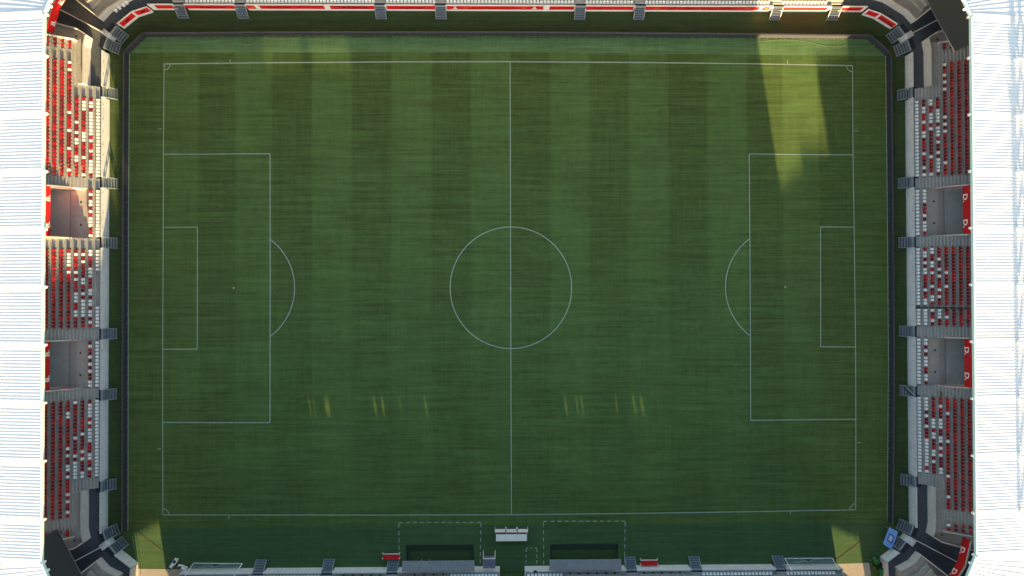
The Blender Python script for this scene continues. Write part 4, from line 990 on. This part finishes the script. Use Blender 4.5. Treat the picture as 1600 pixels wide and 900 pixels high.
# ================================================================== SEATS
def seat_mb():
    mb = MB()
    mb.hexa([(-.13, -.17, .30), (.15, -.20, .32), (.15, .20, .32), (-.13, .17, .30)], [(-.15, -.19, .36), (.17, -.21, .38), (.17, .21, .38), (-.15, .19, .36)])
    mb.hexa([(-.20, -.19, .35), (-.155, -.19, .35), (-.155, .19, .35), (-.20, .19, .35)], [(-.23, -.14, .60), (-.19, -.145, .61), (-.19, .145, .61), (-.23, .14, .60)])
    mb.box(-.10, .05, -.04, .04, 0, .31, 1)
    mb.box(.172, .19, -.045, .045, .32, .38, 2)
    return mb
SM = seat_mb()
sm_w = SM.mesh('white_seat', [M['seat_white'], M['metal'], M['white']]); sm_r = SM.mesh('red_seat', [M['seat_red'], M['metal'], M['white']]); sm_d = SM.mesh('dark_red_seat', [M['seat_dark'], M['metal'], M['white']])
def emit(lst, name, white):
    vis = sorted([q for q in lst if q[4]], key=lambda q: -q[0][2]); ind = vis[:300]; rest = vis[300:] + [q for q in lst if not q[4]]
    for pos, rz, dk, lab, _ in ind:
        o = put(name, sm_w if white else (sm_d if dk else sm_r), None, pos, rz); tag(o, lab, 'seat', ('white' if white else 'red') + ' stadium seats')
    mb = MB()
    for pos, rz, dk, lab, _ in rest:
        n0 = len(mb.m); mb.add(SM, Matrix.Translation(pos) @ Matrix.Rotation(rz, 4, 'Z'))
        if not white and dk: mb.m[n0:] = [3 if k == 0 else k for k in mb.m[n0:]]
    if rest:
        o = mb.build(name + 's', [M['seat_white'] if white else M['seat_red'], M['metal'], M['white'], M['seat_dark']])
        tag(o, '%s plastic seats filling the other places in the stands' % ('white' if white else 'red'), 'seats', None, 'stuff')
    return len(lst)
emit(seat_white, 'white_stadium_seat', True); emit(seat_red, 'red_stadium_seat', False)

# ================================================================== LETTERING
def wall_text(a_px, b_px, s, m, size=.72, z=.86, par=None, shear=0.0):
    x0, x1 = G(a_px, 13, 1.2).x, G(b_px, 13, 1.2).x
    text_jobs.append((s, size, Vector((x0, TYFACE - .008, z)), Vector((1, 0, 0)), Vector((0, 0, 1)), M[m], par, x1 - x0))
def wing_mark(px, par):      # small arrow-like mark in front of the sponsor name
    x = G(px, 13, 1.2).x; y = TYFACE - .008
    MB().face([(x, y, 1.42), (x + .22, y, 1.02), (x + .44, y, 1.42), (x + .32, y, 1.42), (x + .22, y, 1.22), (x + .12, y, 1.42)]).build('printed_mark', M['black'], par)
for a, b, par in ((312, 352, ad[290]), (417, 454, ad[406]), (624, 664, ad[604]), (1247, 1284, ad[1222])):
    wall_text(a, b, 'macron', 'black', .95, .90, par); wing_mark(a - 6.5, par)
wall_text(526, 578, 'TRENDL', 'black', .95, .90, ad[516])
wall_text(1044, 1152, 'ERŐ A LÁBBAN, ERZÉS A SZÍVBEN!', 'darkred', .85, .90, ad[1008])
def smudge(a, b, m, par, seed, z0=.98, z1=1.42):     # small print too fine to read
    rr = random.Random(seed); x, x1 = G(a, 13, 1.2).x, G(b, 13, 1.2).x; mb = MB(); y = TYFACE - .008
    while x < x1:
        w_ = rr.uniform(.10, .24); k = rr.random()
        mb.face([(x, y, z0), (x + .09, y, z0), (x + .09, y, z1), (x, y, z1)])
        if k > .3: mb.face([(x + .09, y, z1 - .1), (x + w_ + .05, y, z1 - .1), (x + w_ + .05, y, z1), (x + .09, y, z1)])
        if k > .6: mb.face([(x + .09, y, z0), (x + w_ + .05, y, z0), (x + w_ + .05, y, z0 + .1), (x + .09, y, z0 + .1)])
        x += w_ + .16
    mb.build('small_print', M[m], par)
smudge(464, 500, 'darkred', ad[406], 1); smudge(738, 805, 'darkred', ad[698], 2); smudge(861, 892, 'darkred', ad[858.5], 3); smudge(927, 942, 'black', ad[915], 4); smudge(961, 967, 'darkred', ad[915], 5)
def gold_bar(px, par):
    x = G(px, 13, 1.2).x; y = TYFACE - .008
    MB().face([(x, y, 1.06), (x + .65, y, 1.06), (x + .60, y, 1.18), (x + .05, y, 1.18)]).face([(x + .05, y, 1.24), (x + .6, y, 1.24), (x + .55, y, 1.33), (x + .1, y, 1.33)]).build('printed_mark', M['gold'], par)
for px, k in ((391, 386), (725, 698), (815, 698), (1023, 1008), (1165, 1008), (1194, 1191)): gold_bar(px, ad[k])
def emblem(px, par):
    x = G(px, 13, 1.2).x; y = TYFACE - .008
    MB().face([(x - .68, y, 1.50), (x - .2, y, 1.06), (x - .2, y, 1.50)]).face([(x + .68, y, 1.50), (x + .2, y, 1.50), (x + .2, y, 1.06)]).build('printed_mark', M['black'], par)
    MB().face([(x - .19, y - .001, 1.22), (x + .19, y - .001, 1.22), (x + .19, y - .001, 1.62), (x - .19, y - .001, 1.62)]).face([(x - .4, y - .001, .80), (x + .4, y - .001, .80), (x + .3, y - .001, 1.10), (x - .3, y - .001, 1.10)]).build('printed_mark', M['white'], par)
emblem(711, ad[698]); emblem(835, ad[698])
for o, a, b in fTL:
    d = (b - a).normalized(); n = Vector((d.y, -d.x, 0)) * .006; p = a + d * ((b - a).length * .30) + n
    MB().face([(p.x, p.y, .95), (p.x + d.x * .6, p.y + d.y * .6, .95), (p.x + d.x * .9, p.y + d.y * .9, 1.4), (p.x + d.x * .2, p.y + d.y * .2, 1.4)]).build('printed_mark', M['black'], o)
(o, a, b) = fTR[1]
d = (b - a).normalized(); n = Vector((d.y, -d.x, 0)) * .006
text_jobs.append(('macron', .95, a + d * .25 + n + Vector((0, 0, .90)), d, Vector((0, 0, 1)), M['black'], o, (b - a).length - .5))

cache = {}
def text_mesh(s, bold):
    if s in cache: return cache[s]
    cu = bpy.data.curves.new('letters', 'FONT'); cu.body = s; cu.size = 1.0; cu.extrude = 0.004; cu.offset = bold; cu.resolution_u = 3
    ob = bpy.data.objects.new('letters_source', cu); COL.objects.link(ob); bpy.context.view_layer.update()
    me = bpy.data.meshes.new_from_object(ob.evaluated_get(bpy.context.evaluated_depsgraph_get()))
    bpy.data.objects.remove(ob); cache[s] = me; return me
for s, size, org, d, up, m, par, fit in text_jobs:
    me = text_mesh(s, .028).copy(); me.materials.clear(); me.materials.append(m)
    xs = [v.co.x for v in me.vertices]; x0, x1 = min(xs), max(xs)
    kx = size if fit is None else fit / (x1 - x0)
    nrm = d.cross(up)
    me.transform(Matrix(((d.x * kx, up.x * size, nrm.x, org.x), (d.y * kx, up.y * size, nrm.y, org.y), (d.z * kx, up.z * size, nrm.z, org.z), (0, 0, 0, 1))) @ Matrix.Translation((-x0, 0, 0)))
    o = put('lettering', me, par)
